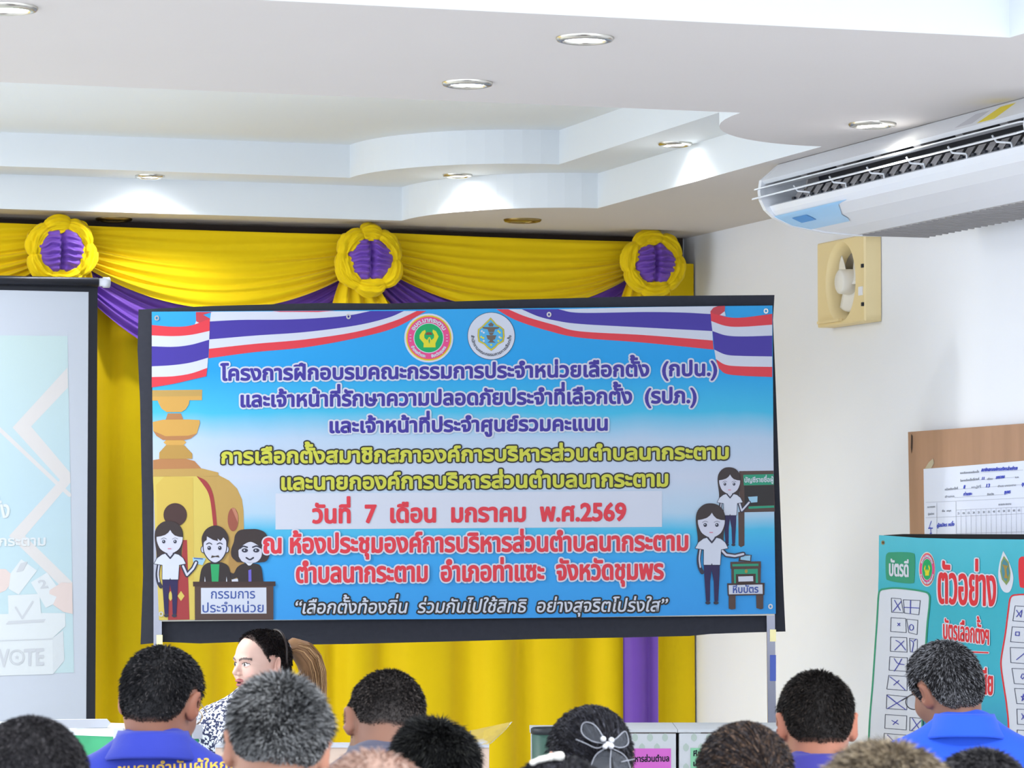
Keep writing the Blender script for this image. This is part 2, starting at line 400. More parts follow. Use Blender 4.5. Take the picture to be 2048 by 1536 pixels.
# ------------------------------------------------------------------ exhaust fan on the right wall
fl = onX(1634, 560, XR - .07); fr = onX(1729, 560, XR - .07); ft = onX(1680, 478, XR - .07); fb_ = onX(1680, 649, XR - .07)
fy0, fy1 = fr[1], fl[1]; cy = (fy0 + fy1) / 2; cz = (ft[2] + fb_[2]) / 2; hs = (fy1 - fy0) / 2; hz = (ft[2] - fb_[2]) / 2
fan = empty('exhaust_fan', (XR, cy, cz)); tag(fan, 'square cream exhaust fan on the white wall under the air conditioner', 'fan')
m_cream = mat('aged_cream_plastic', (240, 219, 166), .45); m_cream2 = mat('cream_plastic', (238, 234, 224), .5)
fx = XR - .07
MF = Matrix(((0, 0, -1, fx), (1, 0, 0, cy), (0, 1, 0, cz), (0, 0, 0, 1)))      # local x->Y, y->Z, z->-X (towards the room)
def fanp(V): V = np.asarray(V, float); return V @ np.array(MF.to_3x3()).T + np.array(MF.translation)
n = 48; V = []; F = []
sq = []
for k in range(n):
    t = 2 * pi * k / n; c_, s_ = cos(t), sin(t); q = 1 / max(abs(c_), abs(s_)); sq.append((hs * c_ * q, hz * s_ * q))
r1, r2 = min(hs, hz) * .84, min(hs, hz) * .74
rings = [[(x, y, -.068) for x, y in sq], [(x, y, -.006) for x, y in sq], [(x * .97, y * .97, 0) for x, y in sq],
         [(r1 * 1.04 * cos(2 * pi * k / n), r1 * 1.12 * sin(2 * pi * k / n), 0) for k in range(n)],
         [(r1 * .93 * cos(2 * pi * k / n), r1 * 1.0 * sin(2 * pi * k / n), -.02) for k in range(n)],
         [(r2 * cos(2 * pi * k / n), r2 * sin(2 * pi * k / n), -.064) for k in range(n)]]
for rg in rings: V += rg
for i in range(5):
    for k in range(n): F.append((i * n + k, i * n + (k + 1) % n, (i + 1) * n + (k + 1) % n, (i + 1) * n + k))
o = mk('frame', fanp(V), F, m_cream, fan, True); bm = bmesh.new(); bm.from_mesh(o.data); bmesh.ops.recalc_face_normals(bm, faces=bm.faces); bm.to_mesh(o.data); bm.free()
o.data.polygons.foreach_set('use_smooth', [p.center.x > fx + .004 for p in o.data.polygons])
MB().add(fanp([(r2 * 1.02 * cos(2 * pi * k / n), r2 * 1.02 * sin(2 * pi * k / n), -.0655) for k in range(n)]), [tuple(range(n))]).obj('shutter', mat('shutter_grey', (150, 143, 132), .6), fan)
MB().lathe([(.0001, .008), (.040, .007), (.047, .002), (.049, -.03), (.050, -.062)], MF).obj('hub', m_cream2, fan, True)
for j, a0 in enumerate((-95, 25, 145)):
    g = []
    for i in range(8):
        rr = .046 + (r2 * .95 - .046) * i / 7
        g.append([fanp((rr * cos(R(a0 + w * (50 - 10 * i / 7))), rr * sin(R(a0 + w * (50 - 10 * i / 7))), -.040 + .012 * w)) for w in np.linspace(-1, 1, 9)])
    solid(MB().grid(np.array(g)).obj('blade', m_cream2, fan, True), .003)
yv = hs * .8
MB().box((fx - .003, fy0 + .016, cz - .035 - .03), (fx + .002, fy0 + .052, cz - .002 - .03)).obj('rating_label', mat('white_paper', (236, 238, 244), .6), fan)
for dz in (.045, -.10): MB().box((fx - .006, fy0 + .006, cz + dz - .007), (fx + .002, fy0 + .020, cz + dz + .007)).obj('switch', m_dark, fan)
MB().box((fx - .014, cy - .01, cz - hz + .012), (fx + .002, fy1 - .03, cz - hz + .022)).obj('lower_lip', m_cream, fan)

# ------------------------------------------------------------------ plywood notice board and its tally sheet (on the right wall)
xb = XR - .05
m_ply = mat('worn_plywood', (176, 138, 112), .6, noise_amt=.22, noise_scale=4)
# grain: stretch the noise upright
_nt = m_ply.node_tree; _n = [q for q in _nt.nodes if q.type == 'TEX_NOISE'][0]; _mp = _nt.nodes.new('ShaderNodeMapping'); _mp.inputs['Scale'].default_value = (3, 3, .5)
_nt.links.new([q for q in _nt.nodes if q.type == 'TEX_COORD'][0].outputs['Object'], _mp.inputs[0]); _nt.links.new(_mp.outputs[0], _n.inputs['Vector'])
board = empty('notice_board', onX(1900, 1200, XR)); tag(board, 'brown plywood notice board on the right wall above the teal ballot poster', 'notice board')
tl = onX(1816, 864, xb); bl = onX(1823, 1240, xb)
yb1 = 8.9
top_z2 = float(onX(2048, 847, xb)[2]); sl_ = (top_z2 - tl[2]) / (onX(2048, 847, xb)[1] - tl[1])
P4 = [tl, (xb, yb1, tl[2] + sl_ * (yb1 - tl[1])), (xb, yb1, bl[2]), bl]
MB().prism(P4, (.03, 0, 0)).obj('panel', m_ply, board)
projB = lambda px, py, off: onX(px, py, xb - .001 - off)
sheet = Art(projB)
m_paper = mat('tally_paper', (226, 231, 245), .7); m_ink = mat('blue_ink', (66, 84, 200), .6); m_gry = mat('grey_print', (165, 170, 182), .7); m_knot = mat('dark_knot', (70, 55, 50), .7)
sheet.part('stain').poly([(1822, 868), (1825, 872), (1824.5, 895), (1823, 908), (1821.5, 895)], m_knot, 1)
sheet.part('repair_patch').poly([(1848, 940), (1857, 925), (1866, 917), (1868, 926), (1862, 937)], mat('filler', (190, 178, 150), .7), 1)
sheet.build(board)
tally = empty('tally_sheet', onX(1950, 1010, xb)); tag(tally, 'white handwritten vote tally sheet pinned on the plywood board', 'poster')
sheet = Art(projB)
sheet.part('paper').poly([(1847, 938), (1990, 926.5), (2120, 915), (2120, 1200), (1851, 1200)], m_paper, 3)
k7 = 2048 / 448; q = lambda x, y: (1600 + x / k7, 820 + y / k7)
sheet.part('printed_form')
for t, a, b, c in (('แบบขีดคะแนนเลือกตั้ง', (1465, 585), (1635, 572), 17), ('ในการเลือกตั้งเมื่อวันที่', (1465, 655), (1635, 640), 17), ('เดือน', (1712, 640), (1758, 636), 17), ('พ.ศ.', (1965, 622), (2000, 620), 15),
                   ('หน่วยเลือกตั้งที่', (1325, 735), (1440, 725), 17), ('หมู่ที่', (1568, 715), (1650, 708), 17), ('ตำบล นากระตาม', (1808, 705), (1972, 692), 16), ('อำเภอ', (1325, 802), (1410, 796), 17),
                   ('จังหวัด', (1710, 780), (1770, 775), 17), ('ผลคะแนน', (1815, 872), (1928, 865), 17), ('หมายเลข', (1165, 895), (1232, 890), 15), ('ผู้สมัคร', (1170, 960), (1225, 955), 15), ('ชื่อ  สกุล', (1298, 932), (1380, 926), 15)):
    sheet.text(t, q(*a), q(*b), c / k7 * .8, m_gry, .25, layer=5)
for i, (x, t) in enumerate(zip(range(1440, 2040, 46), '5 10 15 20 25 30 35 40 45 50 55 60 65'.split())): sheet.text(t, q(x, 955 - i * 2.5), q(x + 18, 954 - i * 2.5), 3.2, m_gry, .2, layer=5)
for a, b in (((1150, 845), (2340, 790)), ((1150, 985), (2340, 935)), ((1425, 915), (2340, 872)), ((1430, 1130), (2340, 1105)), ((1655, 572), (2040, 548)), ((1640, 640), (1960, 615)), ((1440, 725), (2040, 680)), ((1410, 800), (1900, 770)),
             ((1250, 850), (1250, 1500)), ((1425, 838), (1430, 1500))): sheet.stroke([q(*a), q(*b)], .28, m_gry, 5)
for i in range(14): sheet.stroke([q(1470 + i * 46, 912 - i * 2), q(1474 + i * 46, 1500)], .2, m_gry, 5)
sheet.part('handwriting')
for t, a, b, c in (('สมาชิกสภาองค์การบริหารส่วนตำบล', (1655, 562), (1982, 545), 24), ('11', (1662, 638), (1680, 637), 20), ('มกราคม', (1790, 630), (1866, 622), 24), ('1', (1493, 718), (1503, 717), 24), ('13', (1700, 708), (1730, 706), 26),
                   ('ท่าแซะ', (1493, 783), (1570, 777), 22), ('ชุมพร', (1866, 765), (1920, 760), 24), ('ชุมพร', (2025, 690), (2090, 686), 24), ('ผู้สมัคร หนึ่ง', (1250, 1070), (1405, 1058), 24)):
    sheet.text(t, q(*a), q(*b), c / k7, m_ink, .32, layer=6, slant=.2)
sheet.stroke([q(1200, 1015), q(1178, 1078), q(1192, 1074), q(1195, 1135)], .5, m_ink, 6)
sheet.stroke([q(1175, 1082), q(1210, 1080)], 1.1, m_ink, 6)
sheet.stroke([q(1188, 1128), q(1202, 1126)], .8, m_ink, 6)
sheet.build(tally)

# ------------------------------------------------------------------ teal ballot example poster hung on a stand before the right wall
xp = XR - .34
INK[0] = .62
poster = empty('ballot_poster', onX(1900, 1300, xp)); tag(poster, 'teal cloth poster of good and spoilt ballot examples in front of right wall', 'poster')
kp = 1145 / 328; q = lambda x, y: (1720 + x / kp, 1060 + y / kp)
projP = lambda px, py, off: onX(px, py, xp - off)
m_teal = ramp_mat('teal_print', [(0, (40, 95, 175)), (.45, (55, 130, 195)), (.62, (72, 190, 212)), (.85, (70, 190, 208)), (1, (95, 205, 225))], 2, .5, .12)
edge = [q(*v) for v in ((132, 36), (200, 40), (400, 55), (700, 62), (1145, 66), (1500, 70), (1500, 2600), (40, 2600), (60, 1500), (95, 1050), (120, 640), (130, 300))]
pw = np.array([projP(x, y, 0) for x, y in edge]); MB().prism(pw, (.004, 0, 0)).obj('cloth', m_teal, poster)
bk = [q(*v) for v in ((165, 36), (300, 28), (1145, 30), (1500, 32), (1500, 2600), (150, 2600))]
MB().prism(np.array([onX(x, y, xp + .03) for x, y in bk]), (.02, 0, 0)).obj('backing_board', mat('black_board', (40, 40, 46), .6), poster)
m_white = mat('white_print', (232, 236, 246), .5); m_red = mat('red_print', (238, 62, 72), .5); m_green = mat('green_print', (60, 165, 130), .5); m_pen = mat('blue_pen', (84, 90, 190), .5)
m_navy = mat('dark_navy_line', (70, 78, 105), .5); m_yel = mat('yellow_print', (236, 226, 60), .5); m_org = mat('orange_print', (250, 160, 70), .5); m_pink = mat('pink_print', (246, 86, 150), .5)
m_grn2 = mat('emblem_green', (38, 180, 110), .5); m_sky = mat('emblem_blue', (95, 185, 235), .5); m_gold = mat('emblem_gold', (176, 150, 80), .5); m_brn = mat('emblem_brown', (150, 90, 60), .5); m_dk = mat('fine_dark_print', (70, 74, 84), .5)
pa = Art(projP, .0005)
pa.part('eyelet').ell(*q(160, 88), 3.4, 4.2, mat('metal_eyelet', (190, 185, 180), .3, .8), 2); pa.ell(*q(160, 88), 1.6, 2.2, m_knot, 3)
pa.part('green_heading')
pa.poly(smooth_pts([q(*v) for v in ((200, 156), (290, 154), (365, 160), (384, 190), (380, 345), (365, 372), (280, 368), (200, 352), (181, 325), (180, 185), (200, 156))], 4)[:-1], m_green, 2)
pa.text('บัตรดี', q(205, 318), q(337, 326), 24, m_white, .9, layer=4)
lp = smooth_pts([q(*v) for v in ((150, 415), (250, 405), (420, 425), (480, 450), (484, 520), (470, 650), (458, 820), (440, 1100), (430, 1600), (420, 2400), (40, 2400), (60, 1480), (90, 1050), (118, 640), (130, 450), (150, 415))], 5)[:-1]
pa.part('good_ballot_panel').poly(lp, m_white, 2); pa.stroke(lp, 1.7, m_green, 3, True)
BAL = [[(218, 475), (285, 480), (303, 578), (220, 574)], [(302, 487), (420, 492), (410, 592), (310, 580)], [(216, 612), (318, 618), (322, 716), (213, 708)], [(325, 622), (403, 630), (398, 730), (340, 716)],
       [(213, 747), (326, 752), (328, 853), (211, 846)], [(345, 756), (400, 764), (398, 858), (350, 850)], [(207, 885), (330, 892), (328, 988), (202, 978)], [(345, 896), (420, 900), (418, 990), (348, 985)],
       [(200, 1015), (328, 1022), (328, 1122), (186, 1110)], [(345, 1028), (420, 1032), (418, 1128), (346, 1120)], [(186, 1150), (330, 1164), (326, 1256), (183, 1246)], [(176, 1288), (326, 1298), (322, 1396), (172, 1384)],
       [(348, 1308), (440, 1316), (440, 1410), (346, 1400)], [(168, 1420), (322, 1432), (318, 1530), (164, 1520)]]
pa.part('good_ballot_marks')
for b in BAL: pa.stroke([q(*v) for v in b], .55, m_navy, 4, True)
for s_ in ([(240, 490), (280, 560)], [(285, 500), (230, 568)], [(352, 492), (350, 585)], [(305, 540), (412, 545)], [(262, 650), (278, 668)], [(278, 650), (262, 668)],
           [(250, 770), (280, 790), (318, 838)], [(305, 775), (280, 800), (242, 838)], [(355, 770), (372, 790), (362, 850)], [(392, 762), (375, 775)], [(238, 898), (262, 930), (308, 940)], [(290, 900), (265, 945), (238, 985)],
           [(208, 1025), (260, 1065), (315, 1118)], [(272, 1050), (235, 1082)], [(188, 1155), (250, 1205), (320, 1255)], [(196, 1160), (275, 1222)], [(328, 1166), (250, 1212), (190, 1248)], [(222, 1330), (268, 1356)], [(262, 1328), (230, 1358)],
           [(365, 1315), (420, 1400)], [(425, 1330), (360, 1398)], [(190, 1430), (230, 1470)]):
    pa.stroke(smooth_pts([q(*v) for v in s_], 5), .8, m_pen, 5)
pa.stroke([(q(358, 680)[0] + 4.2 * cos(t), q(358, 680)[1] + 5.6 * sin(t)) for t in np.linspace(0, 2 * pi, 16)[:-1]], .8, m_pen, 5, True)
pa.part('council_emblem'); cx, cy_ = q(468, 275)
for rx, ry, m, l in ((16.5, 35, m_white, 2), (15.4, 33, m_org, 3), (14.6, 31.5, m_pink, 4), (10.5, 22, m_white, 5), (9.9, 21, m_grn2, 6)): pa.ell(cx, cy_, rx, ry, m, l)
pa.poly([(cx - 3.4, cy_ - 9), (cx - 6.2, cy_ - 2), (cx - 3.6, cy_ + 7), (cx - 3.6, cy_ + 12.5), (cx + 4, cy_ + 12.5), (cx + 4, cy_ + 7), (cx + 6.4, cy_ - 3), (cx + 3.2, cy_ - 9.5), (cx + 2.6, cy_ - 5), (cx + 3.8, cy_ - 1), (cx + 1.8, cy_ + 3), (cx, cy_ - 1), (cx - 2, cy_ + 3), (cx - 3.6, cy_ - 1), (cx - 2.8, cy_ - 5)], m_yel, 7)
pa.text('อบต.นากระตาม', 0, 0, 4.4, m_white, .35, layer=8, arc=(cx, cy_, 24.4, -62, 62, 1, .47))
pa.text('อำเภอท่าแซะ จังหวัดชุมพร', 0, 0, 3.4, m_white, .3, layer=8, arc=(cx, cy_, 29.5, 250, 110, -1, .47))
pa.part('example_heading')
pa.text('ตัวอย่าง', q(547, 508), q(945, 530), 60, m_red, 1.5, m_white, 2.6, 5)
pa.text('บัตรเลือกตั้งฯ', q(582, 757), q(898, 800), 29, m_red, .8, m_white, 1.8, 5)
pa.stroke([q(560, 842), q(895, 857)], 2.6, m_white, 3); pa.stroke([q(562, 842), q(893, 857)], 1.4, m_red, 4)
pa.text('บัตรดี - บัตรเสีย', q(470, 1110), q(925, 1150), 37, m_red, 1.1, m_white, 2.2, 5)
pa.part('election_emblem'); cx, cy_ = q(1020, 300)
pet = smooth_pts([q(*v) for v in ((1000, 146), (1030, 200), (1062, 285), (1070, 350), (1050, 425), (1015, 436), (985, 405), (966, 330), (972, 240), (1000, 146))], 5)[:-1]
pa.poly(pet, m_white, 2); pa.poly([q(*v) for v in ((1004, 180), (1038, 225), (1050, 300), (1045, 350), (1022, 385), (990, 345), (978, 290), (984, 225))], mat('olive_print', (150, 170, 105), .5), 3)
pa.poly([q(*v) for v in ((1005, 200), (1032, 235), (1042, 300), (1020, 360), (996, 335), (988, 285), (990, 235))], mat('emblem_teal', (90, 150, 165), .5), 4)
pa.poly([q(*v) for v in ((992, 240), (1034, 250), (1022, 275), (1026, 310), (1034, 340), (1006, 335), (1012, 305), (1008, 270))], m_gold, 5)
rp_ = smooth_pts([q(*v) for v in ((1200, 450), (1100, 452), (1052, 470), (1035, 560), (1015, 720), (988, 880), (985, 960), (1005, 1100), (1025, 1240), (1038, 1450), (1040, 2300), (1500, 2300), (1500, 460))], 5)
pa.part('spoilt_ballot_panel').poly(rp_, m_white, 2); pa.stroke(rp_, 1.5, m_red, 3)
pa.part('red_heading').poly(smooth_pts([q(*v) for v in ((1125, 186), (1300, 176), (1480, 180), (1480, 420), (1300, 410), (1140, 405), (1112, 370), (1106, 220), (1125, 186))], 4)[:-1], m_red, 2)
pa.text('บัตรเสีย', q(1160, 345), q(1420, 355), 26, m_white, 1, layer=4)
pa.part('spoilt_ballot_marks')
for b in ([(1082, 530), (1200, 534), (1196, 642), (1066, 634)], [(1062, 676), (1200, 682), (1196, 790), (1050, 780)], [(1048, 820), (1200, 826), (1196, 936), (1052, 926)], [(1060, 966), (1200, 972), (1200, 1080), (1076, 1072)],
          [(1078, 1106), (1200, 1112), (1206, 1218), (1094, 1212)], [(1094, 1250), (1210, 1256), (1212, 1362), (1098, 1356)], [(1096, 1396), (1212, 1402), (1214, 1505), (1098, 1500)]): pa.stroke([q(*v) for v in b], .55, m_navy, 4, True)
for s_ in ([(1092, 560), (1122, 608), (1130, 560), (1092, 605)], [(1086, 712), (1112, 712), (1110, 738), (1084, 735), (1086, 712)], [(1092, 905), (1145, 862), (1180, 840)], [(1132, 1005), (1122, 1028), (1134, 1040), (1150, 1020), (1140, 1004)], [(1130, 1192), (1140, 1145), (1152, 1190), (1124, 1162), (1160, 1160), (1130, 1192)], [(1128, 1282), (1150, 1325)], [(1150, 1285), (1128, 1322)]):
    pa.stroke([q(*v) for v in s_], .8, m_pen, 5)
pa.build(poster)
INK[0] = 1.0
stp = MB()
for y in (10.2, 8.8):
    stp.tube([(xp + .07, y, .02), (xp + .07, y, 1.40)], .012); stp.tube([(xp - .22, y, .012), (xp + .26, y, .012)], .012)
stp.obj('stand', m_chrome, poster, True)

# ------------------------------------------------------------------ stage curtains
m_yc = mat('yellow_curtain_cloth', (232, 198, 4), .65, spec=.15, noise_amt=.05, noise_scale=6, sheen=.1, bump=.05, bump_scale=90)
m_pc = mat('purple_curtain_satin', (112, 70, 172), .45, spec=.3, noise_amt=.08, noise_scale=8, sheen=.1)
m_rail = mat('dark_curtain_rail', (58, 44, 36), .6)
rl = MB(); rl.box((-3, YB - .045, ZC - .16), (XR - .02, YB - .005, ZC)); tag(rl.obj('curtain_rail', m_rail), 'dark brown curtain rail along the ceiling edge above the swags', 'curtain rail')
rng = random.Random(4)
def pleats(name, x0, x1, y, z0, z1, m, amp, wl, seed, zc=None):
    r = random.Random(seed); xs = []; x = x0; ph = 0; P = []
    X = np.linspace(x0, x1, int((x1 - x0) / .012)); nz = 30
    warp = np.cumsum([.7 + .6 * noise.noise((v * 2.3, seed, .3)) for v in X]); warp = warp / len(X) * (x1 - x0) / wl * 2 * pi * 1.3
    Zs = np.linspace(z0, z1, nz); rows = []
    for z in Zs:
        k = (z - z0) / (z1 - z0)
        f = np.sin(warp + .35 * noise.noise((z * .7, seed, 1))); f = np.sign(f) * np.abs(f) ** .75
        yy = y + amp * (1 - .35 * k) * (f * .6 + .4 * np.array([noise.noise((v * 6, z * .35, seed)) for v in X]))
        rows.append(np.stack([X + .012 * np.cos(warp), yy, np.full_like(X, z)], 1))
    return MB().grid(np.array(rows)).obj(name, m, None, True)
cur = pleats('stage_curtain', -2.6, XR - .016, YB - .13, .02, ZC - .12, m_yc, .055, .21, 3)
tag(cur, 'tall yellow pleated stage curtain covering the back wall behind the banner', 'curtain')
a = onY(1247, 1400, YB - .24); b = onY(1322, 1400, YB - .24)
pcur = pleats('purple_curtain', a[0], b[0], YB - .235, .02, ZC - .62, m_pc, .04, .085, 9)
tag(pcur, 'narrow purple curtain panel hanging over the right end of the yellow curtain', 'curtain')
def swag(name, L0, R0, L1, R1, s0, s1, y, m, nf, amp, seed, skew=0):
    """L/R: end points (px) of the upper and lower edge; s: how far (px) each edge sags"""
    nu, nv = 70, 90; P = np.zeros((nv, nu, 3))
    for j in range(nv):
        v = j / (nv - 1); u = np.linspace(0, 1, nu)
        lx, ly = [L0[i] + (L1[i] - L0[i]) * v for i in (0, 1)]; rx, ry = [R0[i] + (R1[i] - R0[i]) * v for i in (0, 1)]
        sag = s0 + (s1 - s0) * v ** 1.15
        uu = u + skew * v * np.sin(pi * u)
        py = ly + (ry - ly) * u + sag * 4 * uu * (1 - uu); px = lx + (rx - lx) * u
        W = onY(px, py, y)
        ph = 2 * pi * nf * v ** 1.1 + 1.2 * np.sin(u * 3 + seed)
        nz_ = np.array([noise.noise((v * 9 + seed, t * 2.2, seed)) for t in u])
        gather = .35 + .65 * np.abs(2 * u - 1) ** 1.2
        d = amp * (np.sin(ph + 2.2 * nz_) * .7 + nz_ * .8) * gather * (.25 + .75 * v) + .05 * np.sin(pi * u) * v
        W[:, 1] -= d; P[j] = W
    return MB().grid(P).obj(name, m, None, True)
ysw = 'yellow swags along the curtain top'; psw = 'purple under swags'
YS = YB - .24
for nm, args, lab in (
    ('curtain_swag', ((-560, 425), (118, 450), (-500, 535), (70, 545), 0, 90, YS, m_yc, 7, .022, 2), 'yellow curtain swag cut by the left edge of the photo'),
    ('curtain_swag', ((120, 449), (738, 470), (165, 530), (705, 545), 2, 82, YS, m_yc, 7, .022, 5), 'yellow curtain swag draped between the leftmost and the middle rosette'),
    ('curtain_swag', ((738, 464), (1310, 484), (775, 545), (1262, 555), 2, 72, YS, m_yc, 7, .022, 8), 'yellow curtain swag draped between the middle and the rightmost rosette')):
    tag(swag(nm, *args), lab, 'curtain swag', ysw)
for nm, args, lab in (
    ('under_swag', ((-500, 520), (75, 500), (-470, 560), (150, 585), 60, 150, YS + .035, m_pc, 5, .02, 3), 'purple under swag left of the leftmost rosette, above the screen'),
    ('under_swag', ((165, 505), (705, 520), (130, 545), (735, 580), 78, 175, YS + .035, m_pc, 6, .022, 6), 'purple under swag between the projection screen and the middle rosette'),
    ('under_swag', ((775, 525), (1262, 530), (748, 570), (1300, 590), 68, 160, YS + .035, m_pc, 6, .022, 9), 'purple under swag right of the middle rosette, mostly behind the banner')):
    tag(swag(nm, *args), lab, 'curtain swag', psw)
def rosette(px, py, rpx, label, seed, tails):
    c = onY(px, py, YB - .36); k = np.linalg.norm(onY(px + 1, py, YB - .36) - c); r = rpx * k
    t = empty('rosette', c); tag(t, label, 'rosette', 'yellow and purple curtain rosettes')
    nth, nph = 180, 64; P = np.zeros((nph, nth + 1, 3)); rs = random.Random(seed)
    nl = 6; off = rs.random(); edges = sorted((k_ + .35 * (rs.random() - .5) + off) / nl for k_ in range(nl))
    for i in range(nth + 1):
        th = 2 * pi * i / nth; w = (th / 2 / pi - edges[0]) % 1; e_ = [(x - edges[0]) for x in edges] + [1]
        j = max(jj for jj in range(nl) if e_[jj] <= w + 1e-9); s = (w - e_[j]) / (e_[j + 1] - e_[j]); lobe = max(0, sin(pi * s)) ** .30
        for q_ in range(nph):
            ph = 2 * pi * q_ / (nph - 1)
            maj, mn = r * .76, r * (.235 * (.62 + .38 * lobe)); wr = 1 + (.13 * sin(ph * 9 + 4 * noise.noise((th * 1.2, ph, seed))) + .10 * sin(ph * 21 + 6 * noise.noise((th * 2.1, ph, seed + 2)))) * (.5 + .5 * lobe) + .22 * noise.noise((cos(th) * 2.4 + seed, sin(th) * 2.4, ph * .9))
            rad = maj + mn * cos(ph) * wr * (.92 + .2 * lobe)
            P[q_, i] = (c[0] + rad * cos(th), c[1] - mn * sin(ph) * wr * 1.25, c[2] + rad * sin(th) * 1.02)
    MB().grid(P).obj('ruffle', m_yc, t, True)
    nr, na = 26, 120; P = np.zeros((nr, na + 1, 3))
    for i in range(nr):
        for j in range(na + 1):
            a_ = 2 * pi * j / na; q_ = i / (nr - 1); wob = 1 + .09 * noise.noise((cos(a_) * 2, sin(a_) * 2, seed))
            x, z = q_ * r * .70 * wob * cos(a_), q_ * r * .66 * wob * sin(a_)
            dome = .42 * r * math.sqrt(max(0, 1 - (q_ * .98) ** 2)) + .05 * r
            pinch = -.30 * r * math.exp(-(x / (r * .075)) ** 2) * (1 - q_ * .5)
            wr = .075 * r * sin(z / r * 34 + 3.5 * noise.noise((x / r * 3, z / r * 2, seed)) + abs(x) / r * 5) * min(1, abs(x) / (r * .1)) * (1 - q_ ** 3)
            P[i, j] = (c[0] + x, c[1] - dome - pinch - wr, c[2] + z)
    MB().grid(P).obj('centre', m_pc, t, True)
    for (x0, x1, y0, w0, w1, m, nf) in tails:      # tail cloth below the rosette: px top/bottom centre, top y, half widths
        P = []
        for i in range(40):
            v = i / 39; py_ = y0 + v * 170; hw = w0 + (w1 - w0) * min(1, v * 2.2) ** .8; cx_ = x0 + (x1 - x0) * min(1, v * 2); row = []
            for j in range(60):
                u = j / 59; W = onY(cx_ + hw * (2 * u - 1), py_, YB - .31); W[1] -= .018 * sin(2 * pi * nf * u + seed) * (.5 + .5 * v) + .01 * noise.noise((u * 8, v * 2, seed)); row.append(W)
            P.append(row)
        MB().grid(np.array(P)).obj('tail', m, t, True)
rosette(122, 503, 69, 'yellow and purple rosette above the projection screen, leftmost of three', 1, [(150, 130, 540, 30, 60, m_yc, 3)])
rosette(738, 520, 66, 'yellow and purple rosette in the middle of the swagged curtain top', 2, [(712, 722, 548, 26, 62, m_yc, 4)])
rosette(1306, 527, 61, 'yellow and purple rosette at the right end of the curtain by the wall corner', 3, [(1278, 1270, 556, 20, 42, m_yc, 3), (1328, 1330, 560, 11, 13, m_yc, 2)])

# ------------------------------------------------------------------ projection screen
ys = YB - .75
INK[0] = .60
scr = empty('projection_screen', (*onY(60, 1000, ys)[:2], 0)); tag(scr, 'white projection screen with black border at the left edge showing a faint voting slide', 'screen')
m_blk = mat('black_border', (50, 52, 60), .7); m_scr = mat('screen_white', (220, 227, 240), .8)
def yprism(pts, y, t): return MB().prism(np.array([onY(a, b, y) for a, b in pts]), (0, t, 0))
zt = float(onY(193, 565, ys)[2]); zb = float(onY(193, 1478, ys)[2]); xr = float(onY(193, 1000, ys)[0]); xl = xr - 2.2
bw = .050
MB().box((xl, ys, zb), (xr, ys + .004, zt)).obj('border', m_blk, scr)
wi = MB().box((xl + bw, ys - .0015, zb - .0), (xr - .036, ys + .001, float(onY(174, 584, ys)[2]))).obj('canvas', m_scr, scr)
MB().tube([(xl, ys - .012, zt), (xr, ys - .012, zt)], .018, 14).obj('top_tube', mat('dark_tube', (70, 72, 82), .35, .4), scr, True)
MB().tube([(xr, ys - .012, zt), (xr + .018, ys - .012, zt), (xr + .019, ys - .012, zt), (xr + .044, ys - .012, zt), (xr + .046, ys - .012, zt)], [.016, .016, .021, .021, .017], 14).obj('end_cap', m_white, scr, True)
fs = MB(); fs.tube([(xr - .6, ys + .05, .02), (xr - .6, ys + .05, zt)], .015)
for dx, dy in ((.35, -.1), (-.35, -.1), (0, .4)): fs.tube([(xr - .6, ys + .05, .35), (xr - .6 + dx, ys + .05 + dy, .012)], .01)
fs.obj('tripod', m_chrome, scr, True)
MB().box((xl, ys - .01, zb - .02), (xr, ys + .02, zb)).obj('bottom_bar', m_blk, scr)
sa = Art(lambda px, py, off: onY(px, py, ys - .002 - off), .00025)
ks = 698 / 200; q = lambda x, y: (x / ks, 960 + y / ks)
S = lambda n_, c_: mat('slide_' + n_, c_, .8)
m_s1 = ramp_mat('slide_blue', [(0, (214, 238, 243)), (.5, (208, 234, 246)), (1, (216, 238, 240))], 2, .8, .15, .1)
sa.part('slide')  # projector light of the slide put into pale surface colours
sa.poly([(-300, 668), (135, 672), (148, 1345), (-300, 1360)], m_s1, 1)
s_cr = S('cream', (240, 236, 236)); s_wh = S('white', (240, 246, 250)); s_gr = S('grey', (222, 226, 233)); s_pk = S('pink', (246, 228, 224)); s_gr2 = S('shade', (232, 238, 243))
sa.poly([(135, 735), (136, 775), (62, 853), (140, 945), (141, 965), (50, 1072), (145, 1165), (145, 1195), (18, 1072), (120, 960), (25, 855)], s_cr, 2)
sa.stroke([(-10, 850), (139, 990)], 4, s_cr, 2)
sa.poly([q(*v) for v in ((-60, 620), (40, 622), (70, 650), (120, 690), (118, 705), (70, 730), (40, 770), (-60, 815))], s_pk, 3)
sa.poly([q(*v) for v in ((503, 720), (430, 715), (345, 770), (345, 795), (395, 815), (370, 870), (440, 920), (508, 935))], s_pk, 5)
sa.poly([q(*v) for v in ((148, 553), (258, 632), (130, 800), (60, 760), (75, 650))], s_wh, 4)
sa.poly([q(*v) for v in ((330, 645), (215, 715), (320, 893), (385, 860), (405, 755))], s_wh, 4)
sa.text('1', q(118, 640), q(160, 628), 13, s_gr, 1, layer=6, slant=.5); sa.text('2', q(285, 755), q(335, 748), 12, s_gr, 1, layer=6, slant=-.4)
sa.poly([q(*v) for v in ((55, 805), (275, 795), (292, 985), (62, 1000))], s_wh, 6)
sa.stroke([q(110, 890), q(155, 965), q(228, 850)], 2.2, s_gr, 7)
sa.poly([q(*v) for v in ((-120, 940), (290, 928), (455, 930), (457, 1020), (365, 1105), (-120, 1120))], s_wh, 5)
